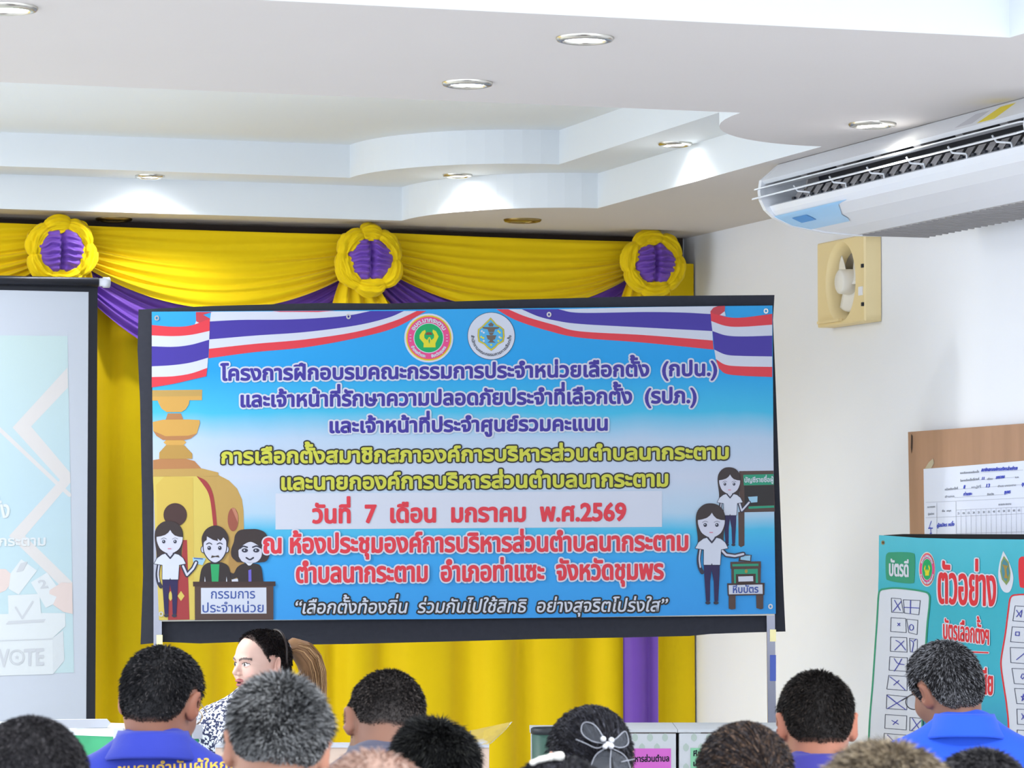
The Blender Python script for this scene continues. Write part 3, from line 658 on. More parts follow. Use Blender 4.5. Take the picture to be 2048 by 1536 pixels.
sa.poly([q(*v) for v in ((40, 1005), (60, 985), (320, 970), (305, 992), (45, 1008))], s_gr, 7)
sa.poly([q(*v) for v in ((-120, 1120), (365, 1105), (370, 1355), (-120, 1370))], s_wh, 4)
sa.poly([q(*v) for v in ((365, 1105), (440, 1050), (450, 1260), (370, 1355))], s_gr2, 4)
sa.stroke([q(-60, 1125), q(365, 1110)], .7, s_gr, 6)
sa.text('V', q(-10, 1303), q(62, 1302), 28, s_gr, 1.2, layer=7); sa.text('TE', q(172, 1295), q(303, 1288), 26, s_gr, 1.4, layer=7)
cx, cy_ = q(118, 1238)
for r_ in (15, 12): sa.stroke([(cx + r_ * cos(t), cy_ + r_ * sin(t)) for t in np.linspace(0, 2 * pi, 30)[:-1]], .7, s_gr, 7, True)
sa.poly([(cx + (5 if k % 2 == 0 else 2.2) * sin(k * pi / 5), cy_ - (5 if k % 2 == 0 else 2.2) * cos(k * pi / 5)) for k in range(10)], s_gr, 7)
sa.text('การเลือกตั้ง', q(-520, 265), q(64, 262), 26, s_wh, 1.2, layer=7)
sa.text('องค์การบริหารส่วนตำบลนากระตาม', q(-1180, 472), q(316, 456), 15, s_wh, .9, layer=7)
sa.build(scr)

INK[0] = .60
# ------------------------------------------------------------------ printed banner on its stand
DB = 11.6
NB = -FWD
projN = lambda px, py, off: onD(px, py, DB - off)
ban = empty('banner', onD(930, 1240, DB)); tag(ban, 'wide blue printed vinyl banner with Thai flag ribbons and lettering on a stand', 'banner')
m_bg = ramp_mat('banner_print', [(0, (70, 168, 246)), (.2, (72, 178, 248)), (.29, (90, 202, 244)), (.345, (196, 224, 246)), (.46, (218, 226, 244)), (.575, (200, 222, 246)), (.66, (82, 202, 242)), (.8, (48, 172, 244)), (1, (62, 178, 246))], 2, .35, .05, .4)
cl = [(303.5, 623.5), (700, 620.5), (1100, 616), (1545, 611), (1547, 920), (1551.5, 1227.5), (1200, 1234), (900, 1238), (318, 1241), (306, 950)]
MB().prism(np.array([projN(a, b, 0) for a, b in cl]), FWD * .003).obj('cloth', m_bg, ban)
ba = Art(projN, .0003)
m_w = mat('banner_white', (226, 230, 244), .4); m_pur = mat('banner_purple', (76, 64, 166), .4); m_rd = mat('banner_red', (240, 72, 84), .4); m_rdk = mat('banner_red_deep', (214, 76, 88), .4); m_fb = mat('flag_blue', (80, 66, 172), .4)
m_ye = mat('banner_yellow', (222, 222, 82), .4); m_ol = mat('banner_black', (58, 56, 54), .4)
z6 = lambda x, y: (280 + x / 3.938, 590 + y / 3.938); z8 = lambda x, y: (1160 + x / 3.938, 590 + y / 3.938)
def stripes(name, bounds, xs_, conv, layer, mats_, edge=None):
    """bounds: rows of y at xs_; fills between neighbouring rows"""
    rows = [smooth_pts([conv(x, y) for x, y in zip(xr_, br)], 8) for xr_, br in zip(xs_, bounds)]
    for i, m in enumerate(mats_): ba.poly(rows[i] + rows[i + 1][::-1], m, layer)
ba.part('flag_ribbon')
W5 = [m_rd, m_w, m_fb, m_w, m_rd]
xe = [550, 548, 545, 536, 530, 522]
stripes('l', [(236, 250, 240, 186), (318, 324, 314, 283), (404, 408, 392, 352), (562, 552, 532, 494), (646, 640, 618, 574), (728, 700, 668, 640)], [(93, 260, 400, x) for x in xe], z6, 4, W5)
ba.poly([z6(*v) for v in ((440, 134), (572, 133), (497, 156), (552, 186), (470, 226), (442, 206))], m_rdk, 3)
ba.poly([z6(*v) for v in ((442, 206), (485, 228), (428, 238))], m_w, 3)
Lr = [[(560, 132), (900, 130), (1400, 128), (1815, 126)], [(550, 208), (800, 196), (1200, 192), (1600, 166), (1815, 126)], [(545, 350), (900, 320), (1300, 292), (1700, 240), (1950, 180), (2080, 126)], [(543, 424), (900, 385), (1300, 350), (1700, 290), (2000, 205), (2180, 126)], [(540, 498), (900, 450), (1300, 412), (1700, 340), (2000, 260), (2255, 126)]]
rows = [smooth_pts([z6(*v) for v in r_], 8) for r_ in Lr]
for i, m in enumerate((m_w, m_fb, m_w, m_rd)): ba.poly(rows[i] + rows[i + 1][::-1], m, 2)
ba.poly([z6(*v) for v in ((1040, 127), (1540, 124), (1400, 134), (1100, 133))], m_rd, 3)
ba.part('flag_ribbon_end')
xe = [1027, 1033, 1043, 1058, 1070, 1094]
stripes('r', [(128, 172, 178, 148), (205, 244, 250, 234), (284, 318, 326, 320), (430, 470, 480, 484), (505, 550, 562, 566), (578, 620, 636, 646)], [(x, 1150, 1280, 1514) for x in xe], z8, 4, W5)
ba.poly([z8(*v) for v in ((1026, 130), (1050, 100), (1085, 88), (1142, 85), (1140, 128), (1100, 158), (1060, 150))], m_rdk, 5)
ba.poly([z8(*v) for v in ((1100, 158), (1140, 128), (1148, 166))], m_w, 5)
Rr = [[(-170, 112), (0, 108), (500, 96), (1080, 88)], [(-170, 112), (0, 140), (500, 134), (800, 138), (1032, 150)], [(-460, 112), (-330, 168), (-200, 200), (0, 228), (500, 256), (1042, 284)], [(-566, 112), (-420, 172), (-200, 236), (0, 286), (500, 315), (1046, 358)], [(-660, 112), (-500, 200), (-250, 282), (0, 336), (500, 375), (1052, 430)]]
rows = [smooth_pts([z8(*v) for v in r_], 8) for r_ in Rr]
for i, m in enumerate((m_w, m_fb, m_w, m_rd)): ba.poly(rows[i] + rows[i + 1][::-1], m, 2)
m_ey = mat('metal_eyelet', (190, 185, 180), .3, .8)
ba.part('eyelets')
for x, y in ((313.5, 636), (697, 633), (1098, 629), (1532, 622), (322, 1228), (1541, 1213)):
    ba.stroke([(x + 3.4 * cos(t), y + 4 * sin(t)) for t in np.linspace(0, 2 * pi, 16)[:-1]], 1.3, m_ey, 9, True)
ba.part('council_emblem'); cx, cy_ = 857.5, 676
for r_, m, l in ((49, m_w, 4), (45.5, m_yel, 5), (43.8, m_org, 6), (42, m_pink, 7), (30.3, m_w, 8), (28.8, m_grn2, 9)): ba.ell(cx, cy_, r_, r_, m, l)
zz = lambda x, y: (780 + x / 5.12, 590 + y / 5.12)
ba.poly([zz(*v) for v in ((360, 358), (330, 372), (303, 410), (304, 445), (346, 495), (343, 536), (467, 536), (465, 495), (498, 425), (470, 370), (440, 354), (434, 378), (452, 410), (450, 440), (424, 462), (414, 440), (404, 428), (392, 440), (380, 462), (352, 440), (350, 410), (366, 380))], m_yel, 10)
ba.poly([zz(*v) for v in ((402, 440), (410, 470), (402, 502), (394, 470))], m_grn2, 11); ba.stroke([zz(372, 400), zz(425, 400)], 1.6, m_brn, 11); ba.stroke([zz(380, 388), zz(418, 388)], 1.4, m_brn, 11)
ba.text('อบต.นากระตาม', 0, 0, 6.4, m_w, .55, layer=10, arc=(cx, cy_, 32.4, -62, 62, 1, 1))
ba.text('อำเภอท่าแซะ', 0, 0, 4.6, m_w, .4, layer=10, arc=(cx, cy_, 39.5, 244, 190, -1, 1)); ba.text('จังหวัดชุมพร', 0, 0, 4.6, m_w, .4, layer=10, arc=(cx, cy_, 39.5, 172, 118, -1, 1))
for sx in (-1, 1):
    for dy in (-6, 0, 6): ba.stroke([(cx + sx * 36.5 - 1.5, cy_ + dy), (cx + sx * 36.5 + 1.5, cy_ + dy)], .6, m_w, 10)
ba.part('election_emblem'); cx, cy_ = 982.5, 672
ba.ell(cx, cy_, 47.6, 47.6, m_dk, 4, 60); ba.ell(cx, cy_, 46.7, 46.7, m_w, 5, 60)
em = [(1030, 230), (1060, 262), (1092, 300), (1130, 318), (1168, 350), (1174, 420), (1165, 478), (1110, 508), (1075, 545), (1037, 573), (1000, 545), (965, 508), (905, 478), (896, 420), (900, 350), (940, 322), (968, 292), (1000, 262)]
em = [zz(*v) for v in em]; ec = np.mean(em, 0)
ba.poly(em, m_gold, 6); ba.poly([tuple(ec + (np.array(v) - ec) * .965) for v in em], m_yel, 7); ba.poly([tuple(ec + (np.array(v) - ec) * .90) for v in em], m_gold, 8); ba.poly([tuple(ec + (np.array(v) - ec) * .87) for v in em], m_sky, 9)
m_g2 = mat('emblem_bronze', (122, 108, 96), .4)
for b in (((945, 328), (1122, 328), (1110, 345), (1075, 350), (1065, 380), (1010, 380), (1000, 350), (955, 345)), ((1010, 384), (1065, 384), (1050, 410), (1025, 410)), ((985, 412), (1090, 412), (1075, 452), (1055, 462), (1055, 470), (1085, 488), (995, 488), (1022, 470), (1020, 462), (1000, 452)), ((1005, 300), (1035, 280), (1062, 300), (1055, 322), (1015, 322))): ba.poly([zz(*v) for v in b], m_g2, 10)
for x, y in ((940, 370), (960, 385), (1110, 370), (1125, 385), (935, 430), (955, 440), (1120, 430), (1135, 440), (960, 470), (1110, 470), (1036, 510)): ba.ell(*zz(x, y), 2.2, 2, m_yel if x % 20 else m_w, 10, 8)
ba.text('สำนักงานคณะกรรมการการเลือกตั้ง', 0, 0, 4.4, m_dk, .2, layer=8, arc=(cx, cy_, 40, 272, 88, -1, 1))
ba.part('purple_lettering')
for t, a, b, c in (('โครงการฝึกอบรมคณะกรรมการประจำหน่วยเลือกตั้ง  (กปน.)', (442, 760.5), (1433, 750.5), 22.4), ('และเจ้าหน้าที่รักษาความปลอดภัยประจำที่เลือกตั้ง  (รปภ.)', (482.5, 813.5), (1392, 805), 22.8), ('และเจ้าหน้าที่ประจำศูนย์รวมคะแนน', (660.5, 865), (1214, 860), 21.8)):
    ba.text(t, a, b, c, m_pur, 1.6, m_w, 3.3, 6)
ba.part('yellow_lettering')
for t, a, b, c in (('การเลือกตั้งสมาชิกสภาองค์การบริหารส่วนตำบลนากระตาม', (444, 926.5), (1456, 917), 22), ('และนายกองค์การบริหารส่วนตำบลนากระตาม', (564, 979), (1335, 972), 23.5)):
    ba.text(t, a, b, c, m_ye, 1.6, m_ol, 2.9, 6)
ba.part('white_panel').rect(551, 987, 1324, 1059, m_w, 2, -.0068)
ba.part('red_lettering')
ba.text('วันที่  7  เดือน  มกราคม  พ.ศ.2569', (626, 1045.5), (1251, 1040.5), 27.5, m_rd, 1.9, layer=6)
for t, a, b, c in (('ณ ห้องประชุมองค์การบริหารส่วนตำบลนากระตาม', (528, 1105.5), (1375, 1100), 28.5), ('ตำบลนากระตาม  อำเภอท่าแซะ  จังหวัดชุมพร', (593.5, 1164.5), (1326, 1157.5), 29.5)):
    ba.text(t, a, b, c, m_rd, 1.9, m_w, 3.1, 14)
ba.part('slogan_lettering').text('“เลือกตั้งท้องถิ่น  ร่วมกันไปใช้สิทธิ  อย่างสุจริตโปร่งใส”', (588, 1227), (1332, 1222.5), 20, m_w, .5, m_ol, 3.2, 6, slant=.18)
# golden tower at the left of the print
T = lambda n_, c_: mat('gold_' + n_, c_, .4)
g1, g2, g3, g4, g5, g6 = T('a', (206, 168, 96)), T('b', (226, 176, 92)), T('c', (196, 138, 90)), T('d', (230, 206, 106)), T('e', (168, 96, 78)), T('f', (200, 158, 84))
m_mar = mat('maroon_print', (176, 70, 72), .4)
ba.part('golden_tower')
def gp(pts, m, l=2, sm=False): ba.poly([z6(*v) for v in (smooth_pts(pts, 5) if sm else pts)], m, l)
gp([(97, 750), (490, 746), (488, 828), (97, 832)], g1); gp([(97, 800), (488, 796), (488, 828), (97, 832)], g2, 3)
gp([(132, 812), (392, 808), (385, 860), (360, 900), (325, 922), (210, 922), (170, 895), (148, 855)], g2, 4)
gp([(218, 932), (322, 932), (345, 990), (200, 990)], g3, 3)
gp([(100, 1000), (180, 982), (380, 980), (468, 985), (472, 1008), (448, 1090), (400, 1130), (350, 1142), (180, 1142), (130, 1110), (104, 1070)], g2, 4)
gp([(104, 1070), (130, 1110), (180, 1142), (350, 1142), (400, 1130), (448, 1090), (380, 1108), (200, 1112)], g3, 5)
gp([(185, 1160), (210, 1138), (340, 1138), (365, 1160), (340, 1184), (210, 1184)], g2, 3)
gp([(205, 1182), (348, 1182), (412, 1250), (412, 1290), (150, 1290), (152, 1240)], g6, 4)
gp([(103, 1300), (200, 1284), (340, 1284), (430, 1308), (488, 1372), (103, 1376)], g3, 3); gp([(103, 1372), (488, 1366), (617, 1398), (617, 1426), (103, 1430)], g1, 4)
g48 = lambda x, y: (280 + x / 4.8, 980 + y / 4.8)
body = [(306, 952), (437, 950), (458, 961), (474, 977), (484, 999), (487, 1022), (489, 1100), (489, 1180), (489, 1239), (318, 1240.5)]
ba.poly(body, g1, 2); ba.poly([(306, 952), (392, 951), (420, 985), (428, 1050), (432, 1160), (432, 1240), (318, 1240.5)], g4, 3); ba.poly([(312, 970), (330, 952), (386, 955), (388, 1160), (318, 1160)], T('g', (226, 196, 96)), 4)
ba.poly(smooth_pts([(393, 952), (412, 962), (424, 982), (430, 1012), (434, 1060), (428, 1060), (422, 1010), (416, 985), (404, 966)], 4), m_mar, 5)
ba.ell(466, 1039, 10.6, 23.5, g5, 5); ba.poly([(463, 1016), (470, 1017), (476, 1030), (476, 1046)], T('h', (206, 138, 112)), 6)
ba.poly([(366, 1080), (374, 1080), (379, 1239), (336, 1240), (336, 1170), (362, 1130)], m_mar, 5); ba.poly([(489, 1100), (470, 1082), (458, 1110), (455, 1165), (489, 1170)], T('i', (190, 150, 90)), 4)
for x in (341, 362): ba.poly([(x, 1182), (x + 7, 1192), (x, 1202), (x - 7, 1192)], g4, 6)
# clip-art figures
m_hr = mat('hair_print', (72, 62, 62), .4); m_hr2 = mat('bun_print', (84, 62, 60), .4); m_sk = mat('face_print', (224, 224, 240), .4); m_pt = mat('navy_print', (58, 50, 92), .4); m_lip = mat('lip_print', (226, 140, 160), .4); m_ln = mat('outline_print', (66, 66, 82), .4)
m_wood = mat('desk_print', (96, 76, 70), .4); m_wood2 = mat('desk_top_print', (80, 62, 58), .4); m_txt = mat('sign_text_print', (78, 100, 176), .4); m_coat = mat('coat_print', (66, 58, 58), .4); m_gsh = mat('green_shirt_print', (58, 176, 112), .4); m_card = mat('card_print', (168, 214, 240), .4); m_mou = mat('moustache_print', (84, 72, 66), .4)
def eyes(C, k, l, dx=50, y=640, r=15):
    for s_ in (-1, 1):
        x = 265 + s_ * dx; ba.ell(*C(x, y), r * k, r * 1.1 * k, m_ln, l, 14); ba.ell(*C(x - 3, y - 4), r * .35 * k, r * .35 * k, m_w, l + 1, 8)
        ba.stroke(smooth_pts([C(x - 24, y - 22), C(x, y - 33), C(x + 24, y - 24)], 4), 1.6 * k, m_ln, l)
def woman(C, k, arm, L, bun=False):
    """C maps clip-art units to photo px; k px per unit"""
    if bun: ba.ell(*C(bun[0], bun[1]), bun[2] * k, bun[2] * k, m_hr2, L)
    ba.poly(smooth_pts([C(*v) for v in ((140, 840), (152, 760), (135, 600), (150, 520), (200, 468), (260, 455), (325, 470), (372, 520), (386, 600), (372, 760), (400, 830))], 5), m_hr, L)
    ba.stroke(smooth_pts([C(172, 845), C(160, 930), C(168, 1000), C(190, 1045)], 4), 17 * k, m_ln, L + 1); ba.stroke(smooth_pts([C(174, 850), C(165, 930), C(174, 1000)], 4), 6 * k, m_sk, L + 2)
    ba.stroke([C(*v) for v in arm], 21 * k, m_ln, L + 1); ba.stroke([C(*v) for v in arm], 9 * k, m_sk, L + 2)
    ba.poly([C(*v) for v in ((203, 980), (340, 980), (338, 1060), (326, 1290), (294, 1290), (288, 1120), (270, 1020), (258, 1120), (256, 1290), (222, 1290), (206, 1060))], m_pt, L + 2)
    for x in (238, 308): ba.ell(*C(x, 1304), 22 * k, 15 * k, m_ln, L + 3, 16)
    sh = [(200, 758), (235, 748), (272, 790), (305, 748), (345, 758), (385, 790), (408, 838), (350, 850), (342, 980), (278, 980), (272, 965), (266, 980), (203, 980), (204, 850), (132, 838), (158, 790)]
    ba.poly([C(*v) for v in sh], m_w, L + 4); ba.stroke([C(*v) for v in sh], 5 * k, m_ln, L + 3, True)
    ba.poly([C(*v) for v in ((245, 720), (290, 720), (295, 752), (272, 782), (248, 752))], m_sk, L + 4); ba.stroke([C(238, 750), C(272, 790), C(303, 750)], 7 * k, m_ln, L + 5)
    ba.poly(smooth_pts([C(*v) for v in ((152, 588), (156, 640), (185, 705), (235, 740), (268, 745), (300, 740), (350, 705), (378, 640), (383, 588))], 4) + [C(330, 575), C(272, 528), C(215, 575)], m_sk, L + 6)
    ba.poly(smooth_pts([C(*v) for v in ((140, 600), (152, 520), (200, 470), (260, 456), (325, 472), (370, 520), (384, 600))], 4) + [C(*v) for v in ((350, 597), (312, 585), (288, 562), (272, 535), (255, 560), (228, 580), (190, 592))], m_hr, L + 7)
    eyes(C, k, L + 8); ba.stroke([C(254, 704), C(278, 704)], 4.5 * k, m_lip, L + 8)
r4 = lambda x, y: (1360 + x / 4.268, 900 + y / 4.268)
ba.part('voter_register_drawing')
ba.poly([r4(*v) for v in ((505, 180), (798, 176), (810, 526), (510, 532))], m_wood, 2); ba.poly([r4(*v) for v in ((540, 212), (799, 205), (802, 296), (545, 302))], m_green, 3); ba.poly([r4(*v) for v in ((548, 306), (800, 300), (804, 470), (552, 478))], mat('board_dark_print', (58, 54, 54), .4), 3)
ba.poly([r4(*v) for v in ((585, 482), (804, 474), (804, 492), (585, 502))], m_green, 3); ba.poly([r4(*v) for v in ((497, 530), (550, 528), (550, 815), (520, 830), (500, 815))], m_wood, 2)
ba.text('บัญชีรายชื่อผู้', r4(552, 276), r4(797, 272), 7.6, m_w, .35, layer=5)
ba.poly([r4(*v) for v in ((580, 400), (662, 395), (660, 445), (600, 450))], m_card, 5)
ba.part('voter_drawing')
sc2 = .78; woman(lambda x, y: r4(422 + (x - 265) * sc2, 147 + (y - 455) * sc2), sc2 / 4.268, ((375, 850), (400, 930), (480, 840)), 6)
ba.part('ballot_box_drawing')
for b, m, l in ((((430, 955), (690, 950), (692, 1008), (432, 1014)), m_wood, 16), (((446, 974), (670, 970), (670, 990), (448, 994)), m_green, 17), (((438, 1012), (690, 1008), (688, 1140), (440, 1142)), m_wood, 16), (((460, 1018), (664, 1014), (666, 1138), (462, 1140)), m_green, 17), (((476, 1060), (646, 1056), (646, 1140), (478, 1142)), m_wood2, 18), (((497, 1080), (624, 1076), (626, 1120), (499, 1124)), m_w, 19),
                (((402, 1138), (722, 1134), (720, 1238), (408, 1244)), m_wood2, 18), (((415, 1154), (704, 1148), (706, 1228), (418, 1232)), m_w, 19), (((415, 1242), (474, 1242), (474, 1356), (440, 1362), (416, 1354)), m_wood, 17), (((650, 1240), (712, 1238), (710, 1354), (690, 1360), (652, 1350)), m_wood, 17), (((512, 888), (612, 896), (604, 952), (500, 950)), m_wood2, 16), (((520, 905), (602, 900), (598, 946), (515, 936)), m_card, 17)): ba.poly([r4(*v) for v in b], m, l)
ba.text('หีบบัตร', r4(452, 1220), r4(668, 1216), 11, m_txt, .5, layer=21); ba.ell(*r4(565, 1035), 3, 4, m_gold, 19, 12)
ba.part('foreground_voter_drawing'); woman(r4, 1 / 4.268, ((362, 860), (395, 895), (470, 905), (540, 888)), 20)
ba.part('seated_officials_drawing')
w1 = lambda x, y: g48(282 + (x - 265) * 1.09, 297 + (y - 455) * 1.07)
woman(w1, 1.08 / 4.8, ((385, 860), (420, 940), (475, 880), (500, 828)), 8, bun=(316, 400, 104))
ba.poly([g48(*v) for v in ((505, 648), (632, 655), (600, 722), (512, 700))], m_card, 9); ba.stroke([g48(520, 655), g48(600, 662)], 1, m_txt, 10)
# man in the green shirt
ba.poly(smooth_pts([g48(*v) for v in ((568, 885), (590, 760), (640, 705), (720, 690), (800, 700), (855, 745), (878, 885))], 4), m_coat, 10); ba.poly([g48(*v) for v in ((678, 712), (762, 712), (752, 885), (690, 885))], m_gsh, 11)
for x in (618, 826): ba.poly([g48(x, 885), g48(x + 4, 830), g48(x + 12, 885)], m_w, 12)
for x in (606, 832): ba.ell(*g48(x, 570), 5, 7.5, m_ln, 11, 16); ba.ell(*g48(x, 570), 3.6, 6, m_sk, 12, 16)
fc = smooth_pts([g48(*v) for v in ((612, 480), (614, 580), (650, 650), (700, 690), (740, 690), (790, 650), (824, 580), (828, 480))], 5)
ba.stroke(fc, 2, m_ln, 12); ba.poly(fc + [g48(800, 430), g48(640, 430)], m_sk, 13)
ba.poly(smooth_pts([g48(*v) for v in ((598, 540), (594, 450), (640, 372), (722, 340), (800, 370), (848, 450), (842, 540))], 5) + [g48(*v) for v in ((822, 480), (800, 455), (772, 490), (745, 465), (748, 490), (700, 478), (642, 445), (640, 480), (618, 495))], m_hr, 14)
for x in (664, 766): ba.ell(*g48(x, 557), 3.6, 4.2, m_ln, 15, 14); ba.ell(*g48(x - 3, 551), 1.1, 1.1, m_w, 16, 8); ba.stroke(smooth_pts([g48(x - 26, 520), g48(x, 508), g48(x + 24, 520)], 4), .9, m_ln, 15)
ba.poly([g48(*v) for v in ((680, 652), (690, 628), (720, 634), (752, 626), (764, 648), (722, 642))], m_mou, 15)
# person with the wavy bob
ba.poly(smooth_pts([g48(*v) for v in ((945, 885), (930, 840), (880, 858), (862, 790), (900, 800), (935, 740), (1000, 705), (1090, 705), (1160, 735), (1185, 885))], 4), m_coat, 10); ba.poly([g48(*v) for v in ((1040, 770), (1068, 762), (1070, 885), (1042, 885))], mat('tie_print', (122, 110, 214), .4), 11); ba.poly([g48(*v) for v in ((880, 858), (935, 850), (970, 820), (968, 885), (882, 885))], m_w, 9)
ba.poly([g48(*v) for v in ((1010, 695), (1090, 695), (1060, 725), (1040, 725))], m_w, 12)
ba.poly(smooth_pts([g48(*v) for v in ((930, 690), (880, 640), (876, 570), (900, 500), (915, 430), (960, 385), (1060, 375), (1140, 380), (1210, 420), (1235, 520), (1250, 600), (1215, 680), (1150, 695), (1060, 702))], 5), m_hr, 11)
ba.poly(smooth_pts([g48(*v) for v in ((945, 580), (990, 530), (1060, 498), (1130, 530), (1166, 570), (1164, 640), (1120, 690), (1055, 700), (985, 688), (948, 640))], 5), m_sk, 12)
for x in (1006, 1116): ba.ell(*g48(x, 580), 6.4, 4.2, m_ln, 13, 16); ba.ell(*g48(x - 5, 578), 1.6, 1.6, m_w, 14, 8)
ba.stroke(smooth_pts([g48(960, 560), g48(990, 540), g48(1030, 550)], 4), 1.5, m_ln, 13); ba.stroke(smooth_pts([g48(1082, 550), g48(1120, 538), g48(1160, 556)], 4), 1.5, m_ln, 13); ba.stroke(smooth_pts([g48(1020, 650), g48(1055, 668), g48(1088, 650)], 4), 1.6, m_ln, 13)
ba.part('desk_drawing')
ba.poly([g48(*v) for v in ((525, 922), (1280, 920), (1280, 1246), (527, 1250))], m_wood, 15); ba.poly([g48(*v) for v in ((508, 880), (1300, 878), (1300, 922), (510, 926))], m_wood2, 16); ba.poly([g48(*v) for v in ((585, 940), (1213, 936), (1215, 1186), (586, 1188))], m_w, 17)
ba.text('กรรมการ', g48(682, 1042), g48(1104, 1040), 14.6, m_txt, .25, layer=18); ba.text('ประจำหน่วย', g48(600, 1174), g48(1186, 1172), 14.6, m_txt, .25, layer=18)
ba.build(ban)
# black backing cloth and stand
INK[0] = 1.0
bc = [(277, 619), (420, 612), (640, 606), (780, 607), (1000, 600), (1300, 592), (1549, 590), (1546, 640), (1551, 760), (1560, 1000), (1567, 1180), (1571, 1263), (1500, 1265), (1420, 1268), (1380, 1272), (1250, 1275), (1080, 1278), (900, 1283), (700, 1288), (560, 1290), (480, 1284), (400, 1287), (330, 1284), (281, 1289), (286, 1150), (284, 1000), (280, 800), (275, 700)]
bcl = MB().prism(np.array([onD(a, b, DB + .035) for a, b in bc]), FWD * .004).obj('backing_cloth', mat('black_felt', (52, 53, 60), .95, spec=.05, noise_amt=.12, noise_scale=60))
tag(bcl, 'black felt sheet hanging behind the blue banner, showing as a dark frame around it', 'cloth')
stand = empty('banner_stand', (*onD(930, 1240, DB + .015)[:2], 0)); tag(stand, 'shiny metal frame stand that carries the blue banner', 'stand')
m_steel = mat('polished_steel', (125, 125, 132), .25, 1); m_refl = mat('cream_reflection', (240, 228, 170), .6)
def frame_pt(px, z, d): v = onD(px, 1000, d); return np.array([v[0], v[1], z])
zt_b = float(onD(930, 1236, DB)[2])
for px, pxt in ((319, 314), (1546, 1536)):
    a, b = frame_pt(px, .03, DB + .012), frame_pt(pxt, float(onD(pxt, 630, DB)[2]), DB + .012)
    h = RGT * .0145; dpt = FWD * .018
    MB().prism([a - h, a + h, b + h, b - h], dpt).obj('post', m_steel, stand)
    ft = frame_pt(px, .015, DB + .02)
    MB().tube([ft - FWD * .3, ft + FWD * .3], .015).obj('foot', m_steel, stand, True)
    for ty, th, mm in (((1270, 26, m_refl) if px < 1000 else (1259, 24, m_refl)), ) + (((1310, 52, mat('blue_reflection', (72, 92, 170), .5)),) if px > 1000 else ()):  # coloured slips that paint reflections onto the steel posts
        q0, q1 = onD(px - 7, ty, DB + .0105), onD(px + 7, ty + th, DB + .0105)
        MB().prism([onD(px - 6, ty, DB + .009), onD(px + 6, ty, DB + .009), onD(px + 6, ty + th, DB + .009), onD(px - 6, ty + th, DB + .009)], FWD * .002).obj('painted_reflection', mm, stand)
MB().prism([onD(322, 1238.5, DB + .006), onD(1548, 1227, DB + .006), onD(1548, 1231, DB + .006), onD(322, 1243, DB + .006)], FWD * .012).obj('lower_rail', mat('pale_rail', (214, 205, 190), .5), stand)
MB().prism([onD(322, 628, DB + .010), onD(1545, 616, DB + .010), onD(1545, 622, DB + .010), onD(322, 634, DB + .010)], FWD * .014).obj('upper_rail', m_steel, stand)

# ------------------------------------------------------------------ tables, boxes and small things in front of the curtain
m_wt = mat('white_edge_metal', (232, 236, 240), .4); m_gt = mat('green_table_panel', (64, 160, 112), .55, noise_amt=.04, noise_scale=10); m_gt2 = m_gt
zt_ = .85
A = onZ(250, 1459, zt_); Bp = onZ(-90, 1447, zt_); C_ = onZ(408, 1452, zt_); D_ = Bp + C_ - A
tb = empty('green_table', (*((A + D_) / 2)[:2], 0)); tag(tb, 'green panelled table with white metal edges in front of the projection screen', 'table')
up = np.array([0, 0, 1.0])
MB().prism([A - up * .024, C_ - up * .024, D_ - up * .024, Bp - up * .024], up * .024).obj('tabletop', m_wt, tb)
cen = (A + D_) / 2; ins = lambda v, k: cen + (v - cen) * k
MB().prism([ins(v, .985) * (1, 1, 0) + up * .12 for v in (A, C_, D_, Bp)], up * (zt_ - .144)).obj('side_panels', m_gt, tb)
for v in (A, C_, D_, Bp):
    w = ins(v, .95); MB().tube([(w[0], w[1], 0), (w[0], w[1], .14)], .02).obj('leg', m_wt, tb, True)
def corner(v, e1, e2):
    e1 = e1 / np.linalg.norm(e1); e2 = e2 / np.linalg.norm(e2); o_ = v - e1 * .006 - e2 * .006
    return MB().prism([o_ - up * .040, o_ + e1 * .06 - up * .040, o_ + e1 * .06 + up * .006, o_ + up * .006], -(e2) * .006).prism([o_ - up * .040, o_ + e2 * .04 - up * .040, o_ + e2 * .04 + up * .006, o_ + up * .006], -(e1) * .006)
bevel(corner(A, C_ - A, Bp - A).obj('corner_bracket', m_white, tb), .003)
bevel(corner(C_, A - C_, D_ - C_).obj('corner_bracket', m_white, tb), .003)
bl_a, bl_b = onZ(60, 1448, zt_ + .013), onZ(214, 1447, zt_ + .013)
bb = MB(); e = (bl_b - bl_a) / np.linalg.norm(bl_b - bl_a); nn = np.cross(e, up)
bb.prism([bl_a - up * .012, bl_b - up * .012, bl_b + e * .012 + up * .002, bl_b + up * .015, bl_a + up * .015], nn * .03)
fb0 = bb.obj('folded_bar', m_white); tag(fb0, 'white metal bar lying on the green table below the screen', 'bar')
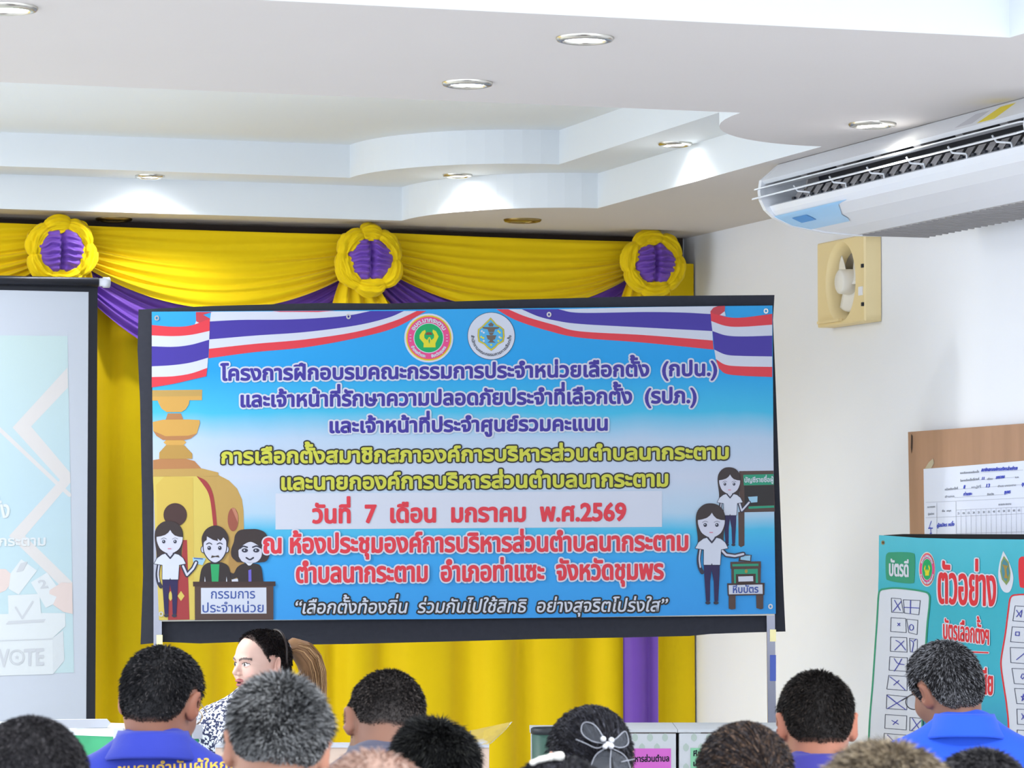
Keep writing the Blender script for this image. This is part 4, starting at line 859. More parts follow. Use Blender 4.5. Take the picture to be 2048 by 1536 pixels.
# narrow counter with a white edged top behind which the woman sits
zt2 = .835; tl_ = onZ(430, 1490, zt2); tr_ = onZ(978, 1490, zt2)
t2 = empty('counter', (*((tl_ + tr_) / 2)[:2], 0)); tag(t2, 'white edged counter with beige front, before the woman with the ponytail', 'counter')
fw = FWD * .12
MB().prism([tl_ - up * .008, tr_ - up * .008, tr_ + fw - up * .008, tl_ + fw - up * .008], up * .008).obj('countertop', m_white, t2)
fl_ = lambda v: v * (1, 1, 0)
MB().prism([fl_(tl_) + FWD * .01, fl_(tr_) + FWD * .01, fl_(tr_) + FWD * .01 + up * (zt2 - .008), fl_(tl_) + FWD * .01 + up * (zt2 - .008)], FWD * .02).obj('front_panel', mat('beige_laminate', (205, 182, 165), .5), t2)
for v in (tl_, tr_ - RGT * .02): MB().prism([fl_(v) + FWD * .03, fl_(v) + RGT * .02 + FWD * .03, fl_(v) + RGT * .02 + FWD * .03 + up * (zt2 - .008), fl_(v) + FWD * .03 + up * (zt2 - .008)], FWD * .09).obj('end_panel', mat('beige_laminate', (205, 182, 165), .5), t2)
# clear plastic bag on that table
pb = bpy.data.materials.new('clear_plastic'); pb.use_nodes = True; nt = pb.node_tree; b_ = nt.nodes['Principled BSDF']
b_.inputs['Base Color'].default_value = (.93, .95, .93, 1); b_.inputs['Roughness'].default_value = .12; b_.inputs['Transmission Weight'].default_value = .9; b_.inputs['IOR'].default_value = 1.12; b_.inputs['Alpha'].default_value = .55
db_ = 10.02; bagc = onD(966, 1500, db_)
P = []
for i in range(16):
    v = i / 15; row = []
    for j in range(33):
        a_ = 2 * pi * j / 32; w = (.030 + .035 * v) * (1 + .1 * noise.noise((j * .6, v * 4, 1))); dp = .022 * (1 - .6 * v) * (1 + .5 * noise.noise((cos(a_) * 3, sin(a_) * 3, v * 5)))
        lean = .035 * v
        row.append(bagc * (1, 1, 0) + up * (zt2 + .001 + v * .055 * (1 + .25 * cos(a_) * v)) + RGT * (w * cos(a_) + lean - .01) + FWD * (dp * sin(a_)))
    P.append(row)
bag = MB().grid(np.array(P)).obj('plastic_bag', pb, None, True); tag(bag, 'crumpled clear plastic bag standing on the table end before the yellow curtain', 'bag')
# ballot boxes on a low table, and a dark green bin
INK[0] = .68
m_box = mat('white_carton', (224, 228, 232), .6); m_leaf = mat('pale_leaf_print', (196, 212, 202), .6); m_gap = mat('carton_gap', (96, 88, 84), .8); m_plab = mat('pink_label', (232, 120, 218), .6); m_glab = mat('green_label', (150, 220, 176), .6); m_black = mat('black_print', (36, 40, 50), .6)
INK[0] = 1.0
DBX = 10.6; zlt = .36
lt0, lt1 = onD(1040, 1500, DBX - .03), onD(1600, 1500, DBX - .03)
lt = empty('low_table', (*((lt0 + lt1) / 2)[:2], 0)); tag(lt, 'low table under the white ballot boxes at the right', 'table')
g_ = lambda v, z: np.array([v[0], v[1], z])
MB().prism([g_(lt0, zlt - .03), g_(lt1, zlt - .03), g_(lt1 + FWD * .5, zlt - .03), g_(lt0 + FWD * .5, zlt - .03)], up * .03).obj('tabletop', m_wt, lt)
for v in (lt0 + RGT * .05 + FWD * .05, lt1 - RGT * .05 + FWD * .05, lt0 + RGT * .05 + FWD * .45, lt1 - RGT * .05 + FWD * .45): MB().tube([g_(v, 0), g_(v, zlt - .03)], .018).obj('leg', m_chrome, lt, True)
def carton(x0, x1, y0, label, lab=None, d=DBX, dep=.34):
    a, b = onD(x0, y0, d), onD(x1, y0, d); zt__ = float(a[2])
    t = empty('ballot_box', g_((a + b) / 2, zlt)); tag(t, label, 'ballot box', 'white carton ballot boxes')
    bevel(MB().prism([g_(a, zlt), g_(b, zlt), g_(b + FWD * dep, zlt), g_(a + FWD * dep, zlt)], up * (zt__ - .012 - zlt)).obj('body', m_box, t), .003)
    ld = MB()
    wd_ = RGT * .004
    ld.prism([g_(a, zt__ - .010) - wd_, g_(b, zt__ - .010) + wd_, g_(b + FWD * dep, zt__ - .008) + wd_, g_(a + FWD * dep, zt__ - .008) - wd_], up * .010); ld.obj('lid', m_box, t)
    MB().prism([g_(a, zt__ - .0125) + RGT * .07 - FWD * .0008, g_(b, zt__ - .0125) - FWD * .0008, g_(b, zt__ - .009) - FWD * .0008, g_(a, zt__ - .009) + RGT * .07 - FWD * .0008], FWD * .002).obj('lid_gap', m_gap, t)
    ar = Art(lambda px, py, off: onD(px, py, d - .0005 - off), .0004); ar.part('leaf_print')
    j = 0; yy = y0 + 16
    while yy < 1560:
        xx = x0 + (14 if j % 2 else 30)
        while xx < x1 - 8:
            ar.poly(smooth_pts([(xx, yy - 9), (xx + 5.5, yy - 3), (xx + 5, yy + 4), (xx, yy + 8), (xx - 5, yy + 4), (xx - 5.5, yy - 3), (xx, yy - 9)], 3)[:-1], m_leaf, 1); xx += 30
        yy += 20; j += 1
    if lab: lab(ar)
    ar.build(t); return t
def lab_p(ar):
    ar.part('label').rect(1180, 1497, 1342, 1560, m_plab, 3); ar.part('lettering').text('องค์การบริหารส่วนตำบล', (1214, 1524.5), (1338, 1522.5), 9.5, m_black, .45, layer=5)
def lab_g(ar):
    ar.part('label').rect(1381, 1496, 1480, 1560, m_glab, 3); ar.part('lettering').text('หีบบัตร', (1387, 1512), (1432, 1511.5), 8.2, m_black, .5, layer=5); ar.text('เลือกตั้ง', (1387, 1532), (1436, 1531), 8.2, m_black, .5, layer=5)
carton(1062, 1122, 1459, 'narrow white ballot carton at the left end, beside the dark green bin', None, 10.7, .2)
carton(1150, 1352, 1459, 'white ballot carton with a pink label, behind the woman with the hair bow', lab_p)
carton(1358, 1566, 1459, 'white ballot carton with a pale green label, right of the pink labelled one', lab_g)
bn = onD(1100, 1455, 10.45); bz = float(bn[2])
bin_ = empty('waste_bin', g_(bn, 0)); tag(bin_, 'dark green bin with a black rim behind the woman with the hair bow', 'bin')
Mb = Matrix.Translation((bn[0], bn[1], 0))
MB().lathe([(.0001, .005), (.045, .005), (.058, bz - .02), (.052, bz - .02), (.04, .02), (.0001, .02)], Mb).obj('body', mat('dark_green_plastic', (62, 92, 82), .45), bin_, True)
MB().lathe([(.055, bz - .022), (.061, bz - .018), (.061, bz - .004), (.056, bz), (.053, bz - .006), (.053, bz - .02)], Mb).obj('rim', mat('black_plastic', (44, 48, 52), .45), bin_, True)

# ------------------------------------------------------------------ people: smooth blended solids turned into one continuous skin
class Sdf:
    def __init__(s, lo, hi, h):
        s.lo = np.array(lo, np.float32); s.h = h; s.n = np.ceil((np.array(hi) - lo) / h).astype(int) + 1
        ax = [s.lo[i] + h * np.arange(s.n[i], dtype=np.float32) for i in range(3)]
        s.X, s.Y, s.Z = np.meshgrid(*ax, indexing='ij'); s.D = np.full(s.X.shape, 1.0, np.float32); s.T = None
    def frame(s, T): s.T = T                  # 4x4 numpy: local -> body
    def _w(s, p):
        p = np.array(p, np.float32)
        return p if s.T is None else (s.T[:3, :3] @ p + s.T[:3, 3]).astype(np.float32)
    def mix(s, d, k, sub=False):
        a = s.D
        if sub: d = -d; h = np.clip(.5 - .5 * (a - d) / k, 0, 1); s.D = a + (d - a) * h + k * h * (1 - h)
        else: h = np.clip(.5 + .5 * (d - a) / k, 0, 1); s.D = d + (a - d) * h - k * h * (1 - h)
        return s
    def ell(s, c, r, k=.02, rot=None, sub=False):
        c = s._w(c); Rm = np.eye(3) if rot is None else np.array(rot)
        if s.T is not None: Rm = s.T[:3, :3] @ Rm
        dx, dy, dz = s.X - c[0], s.Y - c[1], s.Z - c[2]
        q = [(dx * Rm[0, i] + dy * Rm[1, i] + dz * Rm[2, i]) / r[i] for i in range(3)]
        k0 = np.sqrt(q[0] ** 2 + q[1] ** 2 + q[2] ** 2) + 1e-6
        k1 = np.sqrt((q[0] / r[0]) ** 2 + (q[1] / r[1]) ** 2 + (q[2] / r[2]) ** 2) + 1e-6
        return s.mix((k0 * (k0 - 1) / k1).astype(np.float32), k, sub)
    def cap(s, a, b, ra, rb, k=.03, sub=False):
        a, b = s._w(a), s._w(b); ba = b - a; L = float(ba @ ba)
        px, py, pz = s.X - a[0], s.Y - a[1], s.Z - a[2]
        t = np.clip((px * ba[0] + py * ba[1] + pz * ba[2]) / L, 0, 1)
        d = np.sqrt((px - t * ba[0]) ** 2 + (py - t * ba[1]) ** 2 + (pz - t * ba[2]) ** 2) - (ra + (rb - ra) * t)
        return s.mix(d.astype(np.float32), k, sub)
    def cut_below(s, z): s.D = np.maximum(s.D, z - s.Z); return s
    def mesh(s):
        F = s.D; S = F < 0; nx, ny, nz = F.shape
        cnt = np.zeros((nx - 1, ny - 1, nz - 1), np.int8); C8 = [(i, j, k) for i in (0, 1) for j in (0, 1) for k in (0, 1)]
        for i, j, k in C8: cnt += S[i:nx - 1 + i, j:ny - 1 + j, k:nz - 1 + k]
        idx = np.argwhere((cnt > 0) & (cnt < 8)); vid = np.full(cnt.shape, -1, np.int64); vid[tuple(idx.T)] = np.arange(len(idx))
        acc = np.zeros((len(idx), 3)); w = np.zeros(len(idx))
        for a in C8:
            for ax in range(3):
                if a[ax] == 1: continue
                b = list(a); b[ax] = 1
                fa = F[tuple((idx + a).T)]; fb = F[tuple((idx + b).T)]; m = (fa < 0) != (fb < 0)
                t = np.where(m, fa / np.where(m, fa - fb, 1), 0); p = idx + np.array(a, float)[None]; p[:, ax] += t
                acc[m] += p[m]; w[m] += 1
        V = acc / w[:, None] * s.h + s.lo; Q = []
        for ax in range(3):
            o1, o2 = [(1, 2), (2, 0), (0, 1)][ax]
            sl = [slice(None)] * 3; sl[ax] = slice(0, F.shape[ax] - 1); A = S[tuple(sl)]; sl[ax] = slice(1, None); B = S[tuple(sl)]
            e = np.argwhere(A != B); ok = np.ones(len(e), bool)
            for q in (o1, o2): ok &= (e[:, q] > 0) & (e[:, q] < F.shape[q] - 1)
            e = e[ok]; inside = A[tuple(e.T)]
            def at(d1, d2): c = e.copy(); c[:, o1] -= d1; c[:, o2] -= d2; return vid[tuple(c.T)]
            q4 = np.stack([at(1, 1), at(0, 1), at(0, 0), at(1, 0)], 1); q4[~inside] = q4[~inside][:, ::-1]; Q.append(q4)
        return V, np.vstack(Q)
def euler(pitch, roll, yaw): return np.array((Matrix.Rotation(yaw, 3, 'Z') @ Matrix.Rotation(roll, 3, 'Y') @ Matrix.Rotation(pitch, 3, 'X')))
BMI = {}
def torso(s, g, sex):
    """g: how far clothing stands off the skin"""
    f = .92 if sex == 'f' else 1
    s.ell((0, 0, .55), (.17 * f + g, .13 + g, .12 + g), .03); s.ell((0, 0, .70), (.145 * f + g, .115 + g, .17 + g), .05); s.ell((0, -.01, .86), (.162 * f + g, .12 + g, .15 + g), .05)
    s.cap((-.14 * f, -.02, .945), (.14 * f, -.02, .945), .06 + g, .06 + g, .05)
    for e in (-1, 1):
        s.cap((e * .135 * f, -.03, .958), (e * .035, -.035, 1.045), .045 + g, .042 + g, .05)
        s.ell((e * .185 * f, -.015, .935), (.055 + g, .055 + g, .06 + g), .03)
        s.cap((e * .19 * f, -.015, .92), (e * .212 * f, .03, .67), .048 + g, .04 + g, .03)
    if sex == 'f':
        for e in (-1, 1): s.ell((e * .07, .085, .86), (.06 + g, .05 + g, .06 + g), .04)
def hand():
    s = Sdf((-.06, -.03, -.04), (.07, .20, .05), .0045); s.ell((0, .045, 0), (.042, .055, .016), .01); s.cap((0, -.02, 0), (0, .03, 0), .027, .026, .02)
    for x, L, dz in ((-.030, .062, -.012), (-.010, .075, -.014), (.011, .070, -.014), (.031, .052, -.012)):
        a, b, c = (x, .088, 0), (x * 1.12, .088 + L * .5, .002 + dz * .3), (x * 1.15, .088 + L, dz * 1.6); s.cap(a, b, .0088, .0082, .006); s.cap(b, c, .0082, .0068, .004)
    s.cap((.030, .020, 0), (.058, .060, -.006), .012, .010, .01); s.cap((.058, .060, -.006), (.062, .092, -.012), .010, .0078, .005)
    return s.mesh()
HV, HF = hand()
def lower(sex):
    if sex in BMI: return BMI[sex]
    s = Sdf((-.34, -.2, -.01), (.34, .66, 1.12), .0125); torso(s, 0, sex)
    for e in (-1, 1):
        s.cap((e * .212, .03, .67), (e * .11, .25, .615), .038, .026, .02)
        s.cap((e * .09, .02, .535), (e * .11, .37, .50), .085, .060, .03); s.cap((e * .11, .37, .49), (e * .11, .34, .09), .055, .038, .03); s.cap((e * .11, .325, .045), (e * .122, .46, .032), .04, .03, .03)
    B = s.mesh()
    s = Sdf((-.36, -.22, .55), (.36, .24, 1.14), .0125); torso(s, .012, sex); s.cut_below(.58); SH = s.mesh()
    s = Sdf((-.3, -.2, .06), (.3, .6, .70), .0125); g = .012
    s.ell((0, 0, .55), (.165 + g, .13 + g, .11 + g), .03)
    for e in (-1, 1): s.cap((e * .09, .02, .535), (e * .11, .37, .50), .088 + g, .064 + g, .03); s.cap((e * .11, .37, .49), (e * .11, .34, .12), .06 + g, .05 + g, .03)
    s.cut_below(.09); TR = s.mesh()
    BMI[sex] = (B, SH, TR); return BMI[sex]
NECK = np.array([0, -.032, 1.03])
def head_frame(tilt, roll, yaw):
    """head origin (between the ears) in body space; turned about the base of the neck"""
    Rm = euler(tilt, roll, yaw); off = np.array([0, .028, .132]); T = np.eye(4); T[:3, :3] = Rm; T[:3, 3] = NECK + euler(tilt * .8, roll * .8, 0) @ off; return T
def head(T, sex, h=.0042, fine=False, wide=1.0):
    c = T[:3, 3]; s = Sdf(c - (.135, .145, .20), c + (.135, .15, .135), h); w = wide
    s.frame(T)
    s.ell((0, -.017, .024), (.0755 * w, .094, .086), .02); s.ell((0, .018, .030), (.067 * w, .070, .070), .03); s.ell((0, .032, -.042), (.056 * w, .056, .066), .03); s.ell((0, .062, -.090), (.024, .022, .018), .025)
    s.ell((0, -.045, -.03), (.058 * w, .05, .05), .04)
    for e in (-1, 1): s.ell((e * .038, .052, -.030), (.030, .032, .030), .02); s.ell((e * .045 * w, .015, -.06), (.018, .035, .03), .03)
    s.ell((0, .078, .020), (.048, .016, .011), .015)
    for e in (-1, 1): s.ell((e * .031, .096, .002), (.018, .013, .011), .010, sub=True); s.ell((e * .031, .0755, .001), (.0125, .0125, .0125), .003)
    s.cap((0, .086, .004), (0, .106, -.026), .007, .0105, .010)
    for e in (-1, 1): s.ell((e * .011, .097, -.031), (.008, .009, .007), .006)
    s.ell((0, .0885, -.0565), (.023, .0125, .0065), .006); s.ell((0, .0865, -.0705), (.019, .0125, .0075), .006)
    if fine: s.ell((0, .101, -.0635), (.014, .014, .0032), .003, sub=True)
    for e in (-1, 1):
        rt = euler(0, R(10) * e, R(-34) * e)
        s.ell((e * .086 * w, -.021, -.008), (.0085, .0195, .0335), .006, rt); s.ell((e * .080 * w, -.010, -.030), (.007, .010, .013), .006, rt); s.ell((e * .0955 * w, -.015, -.002), (.006, .0105, .020), .005, rt, sub=True)
    tilt_base = T[:3, :3] @ np.array([0, -.030, -.055]) + T[:3, 3]
    s.frame(None); r_ = .049 if sex == 'f' else .057
    s.cap(tilt_base, NECK + (0, .004, -.03), r_, r_ + .006, .03)
    return s.mesh()
SKIN = attr_mat('skin', .5, .35); HAIRM = attr_mat('hair', .6, .18)
def lcol(c): return np.array(lin(c))
def hairline(th, kind):
    """lowest hair height (head space) at angle th from the face (0) to the nape (pi)"""
    d = np.degrees(np.abs(th))
    if kind == 'man': xs, zs = [0, 30, 48, 62, 74, 88, 100, 112, 125, 145, 180], [.088, .082, .060, .030, -.030, .018, .030, .020, -.040, -.068, -.078]
    elif kind == 'low': xs, zs = [0, 35, 50, 64, 75, 90, 102, 114, 130, 150, 180], [.075, .07, .05, .02, -.02, .02, .03, .01, -.055, -.085, -.09]
    elif kind == 'bald': xs, zs = [0, 60, 80, 110, 140, 180], [.2, .15, .05, .03, .02, -.01]
    else: xs, zs = [0, 22, 40, 58, 70, 84, 96, 112, 130, 150, 180], [.092, .089, .080, .060, .032, .002, .020, .020, -.045, -.075, -.08]
    return np.interp(d, xs, zs)
def person(label, px, ytop, d, sex='m', face=0, head_t=(0, 0, 0), hair='man', hcol=((32, 30, 32), (70, 66, 66)), grey=.15, hlen=.012, thick=.008, skin=(176, 122, 96), shirt=(60, 70, 180), collar=True, tousle=.5, nstr=9000, fine=False, wide=1.0, scale=1.0, seed=1, hshift=(0, 0, 0)):
    """ytop: photo y of the top of the head; d: distance; face: heading relative to the view (0 = looks away from the camera)"""
    T = head_frame(*[R(v) for v in head_t]); T[:3, 3] += hshift; V, Q = head(T, sex, .003 if fine else .0042, fine, wide)
    Rm = T[:3, :3]; L = (V - T[:3, 3]) @ Rm                    # head space
    rz = -YAW + R(face); top = V[V[:, 2].argmax()]
    tp = onD(px, ytop, d); sc = (tp[2] - (thick + hlen * .3) * scale) / top[2] if True else scale
    cz_, sz_ = cos(rz), sin(rz); hx, hy = T[0, 3] * sc, T[1, 3] * sc
    base = np.array([tp[0] - (cz_ * hx - sz_ * hy), tp[1] - (sz_ * hx + cz_ * hy), 0])
    root = bpy.data.objects.new('person', None); COL.objects.link(root); root.location = base; root.rotation_euler = (0, 0, rz); root.scale = (sc,) * 3; root.empty_display_size = .1
    tag(root, label, 'person')
    (BV, BF), (SV, SF), (TV, TF) = lower(sex)
    th = np.arctan2(L[:, 0], L[:, 1]); hl = hairline(th, hair)
    ear = (np.abs(L[:, 0]) > (.0775 * wide)) & (L[:, 2] < .032) & (L[:, 2] > -.05) & (L[:, 1] > -.055) & (L[:, 1] < .02)
    H = np.clip((L[:, 2] - hl) / .022, 0, 1); H[ear] = 0; H2 = np.clip((L[:, 2] - hl) / .075, 0, 1) if hair == 'man' else H.copy(); H2[ear] = 0
    H[np.linalg.norm(L, axis=1) > .15] = 0
    sk = lcol(skin); nz_ = np.array([noise.noise(v * 30 + seed * np.array([7, 3, 1])) for v in L]) if len(L) < 60000 else np.zeros(len(L))
    col = sk[None] * (1 + .10 * nz_[:, None]); dk, lt = lcol(hcol[0]), lcol(hcol[1])
    col[ear] *= np.array([1.06, .93, .9])
    ste = np.clip(H * 1.0, 0, 1)[:, None]; col = col * (1 - ste) + dk * ste
    if fine:
        x, y, z = L.T; fr = y > .055
        lip = fr & (((x / .023) ** 2 + ((z + .0565) / .0075) ** 2 < 1) | ((x / .019) ** 2 + ((z + .0705) / .0085) ** 2 < 1)); col[lip] = lcol((166, 96, 94))
        col[fr & ((x / .013) ** 2 + ((z + .0635) / .0032) ** 2 < 1)] = lcol((70, 30, 34))
        for e in (-1, 1):
            ex = x - e * .031; col[fr & ((ex / .0150) ** 2 + ((z - .001) / .0062) ** 2 < 1)] = lcol((226, 220, 218)); col[fr & ((ex / .0058) ** 2 + ((z - .0012) / .0060) ** 2 < 1)] = lcol((44, 32, 30))
            lid = fr & (np.abs(ex) < .0165) & (np.abs(z - (.0085 - (ex / .0165) ** 2 * .006)) < .0018); col[lid] = lcol((60, 44, 42))
            br = fr & (np.abs(ex) < .022) & (np.abs(z - (.0235 - ((ex - e * .004) / .022) ** 2 * .006)) < .0036); col[br] = lcol((92, 76, 72))
            ch = fr * np.clip(1 - ((x - e * .042) / .024) ** 2 - ((z + .028) / .022) ** 2, 0, 1); col = col * (1 - .35 * ch[:, None]) + lcol((232, 150, 140)) * .35 * ch[:, None]
    # hands on the thighs
    Vs, Fs, Cs = [V, BV], [Q, BF + len(V)], [col, np.repeat(sk[None], len(BV), 0)]; n = len(V) + len(BV)
    for e in (-1, 1):
        hm = HV * (-e, 1, 1); Rz = euler(R(-14), 0, R(16) * e); hv = hm @ Rz.T + (e * .108, .255, .612); Vs.append(hv); Fs.append((HF if e < 0 else HF[:, ::-1]) + n); Cs.append(np.repeat(sk[None], len(hv), 0)); n += len(hv)
    body = mk('body', np.vstack(Vs), np.vstack(Fs).tolist(), SKIN, None, True, col=np.vstack(Cs)); body.parent = root
    # hair: a thin cap over the scalp and many short strands on it
    rs = np.random.RandomState(seed); me = H
    fm = (me[Q] > .02).all(1); Qh = Q[fm]; used = np.unique(Qh); mp = np.full(len(V), -1); mp[used] = np.arange(len(used)); Vh = V[used]; Lh = L[used]
    c0 = V[Q[:, 0]]; nn = np.cross(V[Q[:, 1]] - c0, V[Q[:, 3]] - c0); N = np.zeros_like(V)
    for k in range(4): np.add.at(N, Q[:, k], nn)
    N /= np.linalg.norm(N, axis=1)[:, None] + 1e-9; Nh = N[used]
    tk = (np.clip(H[used], 0, 1) ** .7 * .35 + .65 * H2[used]) * thick; tk *= 1 + tousle * .35 * np.array([noise.noise(v * 34 + seed * 5) for v in Lh]); tk -= .001
    ca = Vh + Nh * tk[:, None]
    gm = np.array([noise.noise(v * 22 + seed * 11) for v in Lh]) * .5 + .5
    grey_at = np.clip(grey * (.5 + gm) , 0, 1)[:, None]
    hc = dk * (1 - grey_at) + lt * grey_at; fade = np.clip(H[used] * 1.6, 0, 1)[:, None]; hc = hc * fade + (sk * .45 + dk * .55) * (1 - fade)
    VV, FF, CC = [ca], mp[Qh].tolist(), [hc]; nv = len(ca)
    fi = rs.randint(0, len(Qh), nstr); wts = rs.dirichlet((1, 1, 1, 1), nstr); qi = mp[Qh[fi]]
    P0 = (ca[qi] * wts[..., None]).sum(1); Nn = (Nh[qi] * wts[..., None]).sum(1); hf = (H2[used][qi] * wts).sum(1); Lp = (Lh[qi] * wts[..., None]).sum(1)
    crown = np.array([.012, -.055, .095]); comb = Lp - crown; comb /= np.linalg.norm(comb, axis=1)[:, None] + 1e-6; comb = comb @ Rm.T; sw = np.array([tuple(noise.noise_vector(v * 16 + seed * 13)) for v in Lp]); comb = comb + sw * 1.5 * tousle
    D = Nn * (.14 + .34 * tousle) + comb * .9 + rs.randn(nstr, 3) * (.12 + .40 * tousle); D /= np.linalg.norm(D, axis=1)[:, None]
    Ls = hlen * (.55 + .75 * rs.rand(nstr)) * (.18 + .82 * hf); side = np.cross(D, rs.randn(nstr, 3)); side /= np.linalg.norm(side, axis=1)[:, None] + 1e-9
    wd = (.0008 + .0006 * rs.rand(nstr))[:, None]
    mid = P0 + D * Ls[:, None] * .55 + Nn * .001; tip = P0 + D * Ls[:, None] + (comb * .3 - np.array([0, 0, .25])) * Ls[:, None] * .35
    tri = np.stack([P0 - Nn * .0015 - side * wd, P0 - Nn * .0015 + side * wd, mid + side * wd * .8, mid - side * wd * .8, tip], 1).reshape(-1, 3)
    gsel = (rs.rand(nstr) < np.clip(grey * (.4 + 1.2 * (np.array([noise.noise(v * 18 + seed * 9) for v in Lp]) * .5 + .5)), 0, 1))[:, None]
    sc_ = (np.where(gsel, lt, dk) * (.8 + .4 * rs.rand(nstr, 1)))
    FF += [f for k in range(nstr) for f in ((nv + 5 * k, nv + 5 * k + 1, nv + 5 * k + 2, nv + 5 * k + 3), (nv + 5 * k + 3, nv + 5 * k + 2, nv + 5 * k + 4))]
    VV.append(tri); CC.append(np.repeat(sc_, 5, 0))
    ho = mk('hair', np.vstack(VV), FF, HAIRM, None, True, col=np.vstack(CC)); ho.parent = root
    # clothes
    sm = mat('shirt_%d_%d_%d' % shirt, shirt, .75, noise_amt=.05, noise_scale=9, bump=.25, bump_scale=14, sheen=.1) if isinstance(shirt, tuple) else shirt
    so = mk('shirt' if sex == 'm' else 'blouse', SV, SF.tolist(), sm, None, True); so.parent = root
    to = mk('trousers', TV, TF.tolist(), mat('dark_trousers', (40, 42, 52), .8), None, True); to.parent = root
    if collar:
        P = []; na = 64
        for i, (rr, zz) in enumerate(((.066, 1.035), (.068, 1.062), (.070, 1.083), (.0735, 1.087), (.079, 1.080), (.090, 1.058), (.104, 1.036), (.103, 1.030))):
            row = []
            for j in range(na + 1):
                a = 2 * pi * j / na; fr_ = max(0, sin(a)); bk = max(0, -sin(a))
                row.append((rr * 1.06 * cos(a), rr * .98 * sin(a) - .036 + .012 * fr_, zz - .055 * fr_ ** 1.5 + .004 * bk - (.010 * abs(cos(a)) ** 3 if i > 3 else 0)))
            P.append(row)
        co = MB().grid(np.array(P)).obj('collar', sm, None, True); solid(co, .003); co.parent = root
    root['_t'] = 0; del root['_t']
    return dict(root=root, T=T, sc=sc, body=body, shirt=so, hair=ho, V=V, base=base, rz=rz)
def part(o, p): o.parent = p['root']; return o
def hs(p, v): return p['T'][:3, :3] @ np.array(v, float) + p['T'][:3, 3]      # head space -> person space

def glasses(p, m, lens=None):
    g = MB()
    for e in (-1, 1): g.tube([hs(p, (e * .082, -.018, .012)), hs(p, (e * .0815, .02, .012)), hs(p, (e * .074, .098, .010))], .0016, 6)
    for e in (-1, 1):
        ring = [hs(p, (e * .036 + .027 * cos(t), .102 - abs(.027 * cos(t)) * .05, -.002 + .020 * sin(t))) for t in np.linspace(0, 2 * pi, 25)]; g.tube(ring, .0014, 6)
    g.tube([hs(p, (-.010, .103, .004)), hs(p, (0, .106, .007)), hs(p, (.010, .103, .004))], .0014, 6)
    part(g.obj('glasses', m, None, True), p)
    l = MB()
    for e in (-1, 1): l.add([hs(p, (e * .036 + .026 * cos(t), .1015, -.002 + .019 * sin(t))) for t in np.linspace(0, 2 * pi, 25)[:-1]], [tuple(range(24))])
    lm = bpy.data.materials.get('spectacle_lens') or bpy.data.materials.new('spectacle_lens'); lm.use_nodes = True; b = lm.node_tree.nodes['Principled BSDF']
    b.inputs['Base Color'].default_value = (.75, .88, .95, 1); b.inputs['Roughness'].default_value = .05; b.inputs['Alpha'].default_value = .4
    part(l.obj('lens', lm), p)
def strands(p, name, roots, tips_fn, n, w, cols, seed, segs=7, m=HAIRM):
    """long combed hair: roots (k,3) and a function giving a path for each strand"""
    rs = np.random.RandomState(seed); VV = []; FF = []; CC = []; nv = 0
    for k in range(n):
        path = np.array(tips_fn(rs, k)); s_ = len(path)
        t = np.gradient(path, axis=0); sd = np.cross(t, rs.randn(3)); sd /= np.linalg.norm(sd, axis=1)[:, None] + 1e-9
        ww = w * (.6 + .8 * rs.rand()) * np.linspace(1, .35, s_)[:, None]
        VV += [path - sd * ww, path + sd * ww]; FF += [(nv + i, nv + i + 1, nv + s_ + i + 1, nv + s_ + i) for i in range(s_ - 1)]; nv += 2 * s_
        c = cols[rs.randint(len(cols))]; CC.append(np.repeat((lcol(c) * (.75 + .5 * rs.rand()))[None], 2 * s_, 0))
    return part(mk(name, np.vstack(VV), FF, m, None, True, col=np.vstack(CC)), p)

# --- front of the room
frock = bpy.data.materials.new('floral_print'); frock.use_nodes = True; nt = frock.node_tree; b = nt.nodes['Principled BSDF']; b.inputs['Roughness'].default_value = .8
tc = nt.nodes.new('ShaderNodeTexCoord'); vo = nt.nodes.new('ShaderNodeTexNoise'); vo.inputs['Scale'].default_value = 95; vo.inputs['Detail'].default_value = 2
rp = nt.nodes.new('ShaderNodeValToRGB'); rp.color_ramp.interpolation = 'CONSTANT'; rp.color_ramp.elements[0].color = lin((44, 50, 84)) + (1,); rp.color_ramp.elements[1].position = .5; rp.color_ramp.elements[1].color = lin((225, 228, 238)) + (1,)
nt.links.new(tc.outputs['Object'], vo.inputs['Vector']); nt.links.new(vo.outputs['Fac'], rp.inputs[0]); nt.links.new(rp.outputs[0], b.inputs['Base Color'])
w = person('woman in navy and white floral blouse with light brown ponytail, facing left', 520, 1257, 10.72, 'f', face=176, head_t=(-2, 0, -48), hair='woman', hcol=((26, 22, 24), (60, 44, 36)), grey=.1, hlen=.014, thick=.007, skin=(206, 170, 156), shirt=frock, collar=False, tousle=.05, fine=True, seed=3, wide=.96, nstr=7000)
BR = [(156, 118, 82), (184, 146, 104), (132, 98, 68), (202, 166, 124), (110, 80, 60)]
def pony(rs, k):
    a, r = rs.rand() * 2 * pi, rs.rand() ** .5; s0 = np.array([.020 * r * cos(a), -.110, .040 + .024 * r * sin(a)]); ex = rs.randn(3) * .003
    pts = [(0, 0, 0), (0, -.036, .014), (0, -.072, .002), (0, -.102, -.034), (0, -.118, -.080), (0, -.122, -.130), (0, -.116, -.180 - .03 * rs.rand())]
    spread = [1, 1.5, 2.0, 2.2, 2.1, 1.8, 1.5]
    return [hs(w, np.array(q) + s0 * (1, 0, 0) * sp + np.array([0, s0[1], .040]) + np.array([0, -.6 * s0[0] * 0 + (s0[2] - .04) * -.9 * sp * .8, (s0[2] - .04) * max(.0, 1 - i * .25)]) + ex * i * .6) for i, (q, sp) in enumerate(zip(pts, spread))]
strands(w, 'ponytail', None, pony, 2600, .0016, BR, 5)
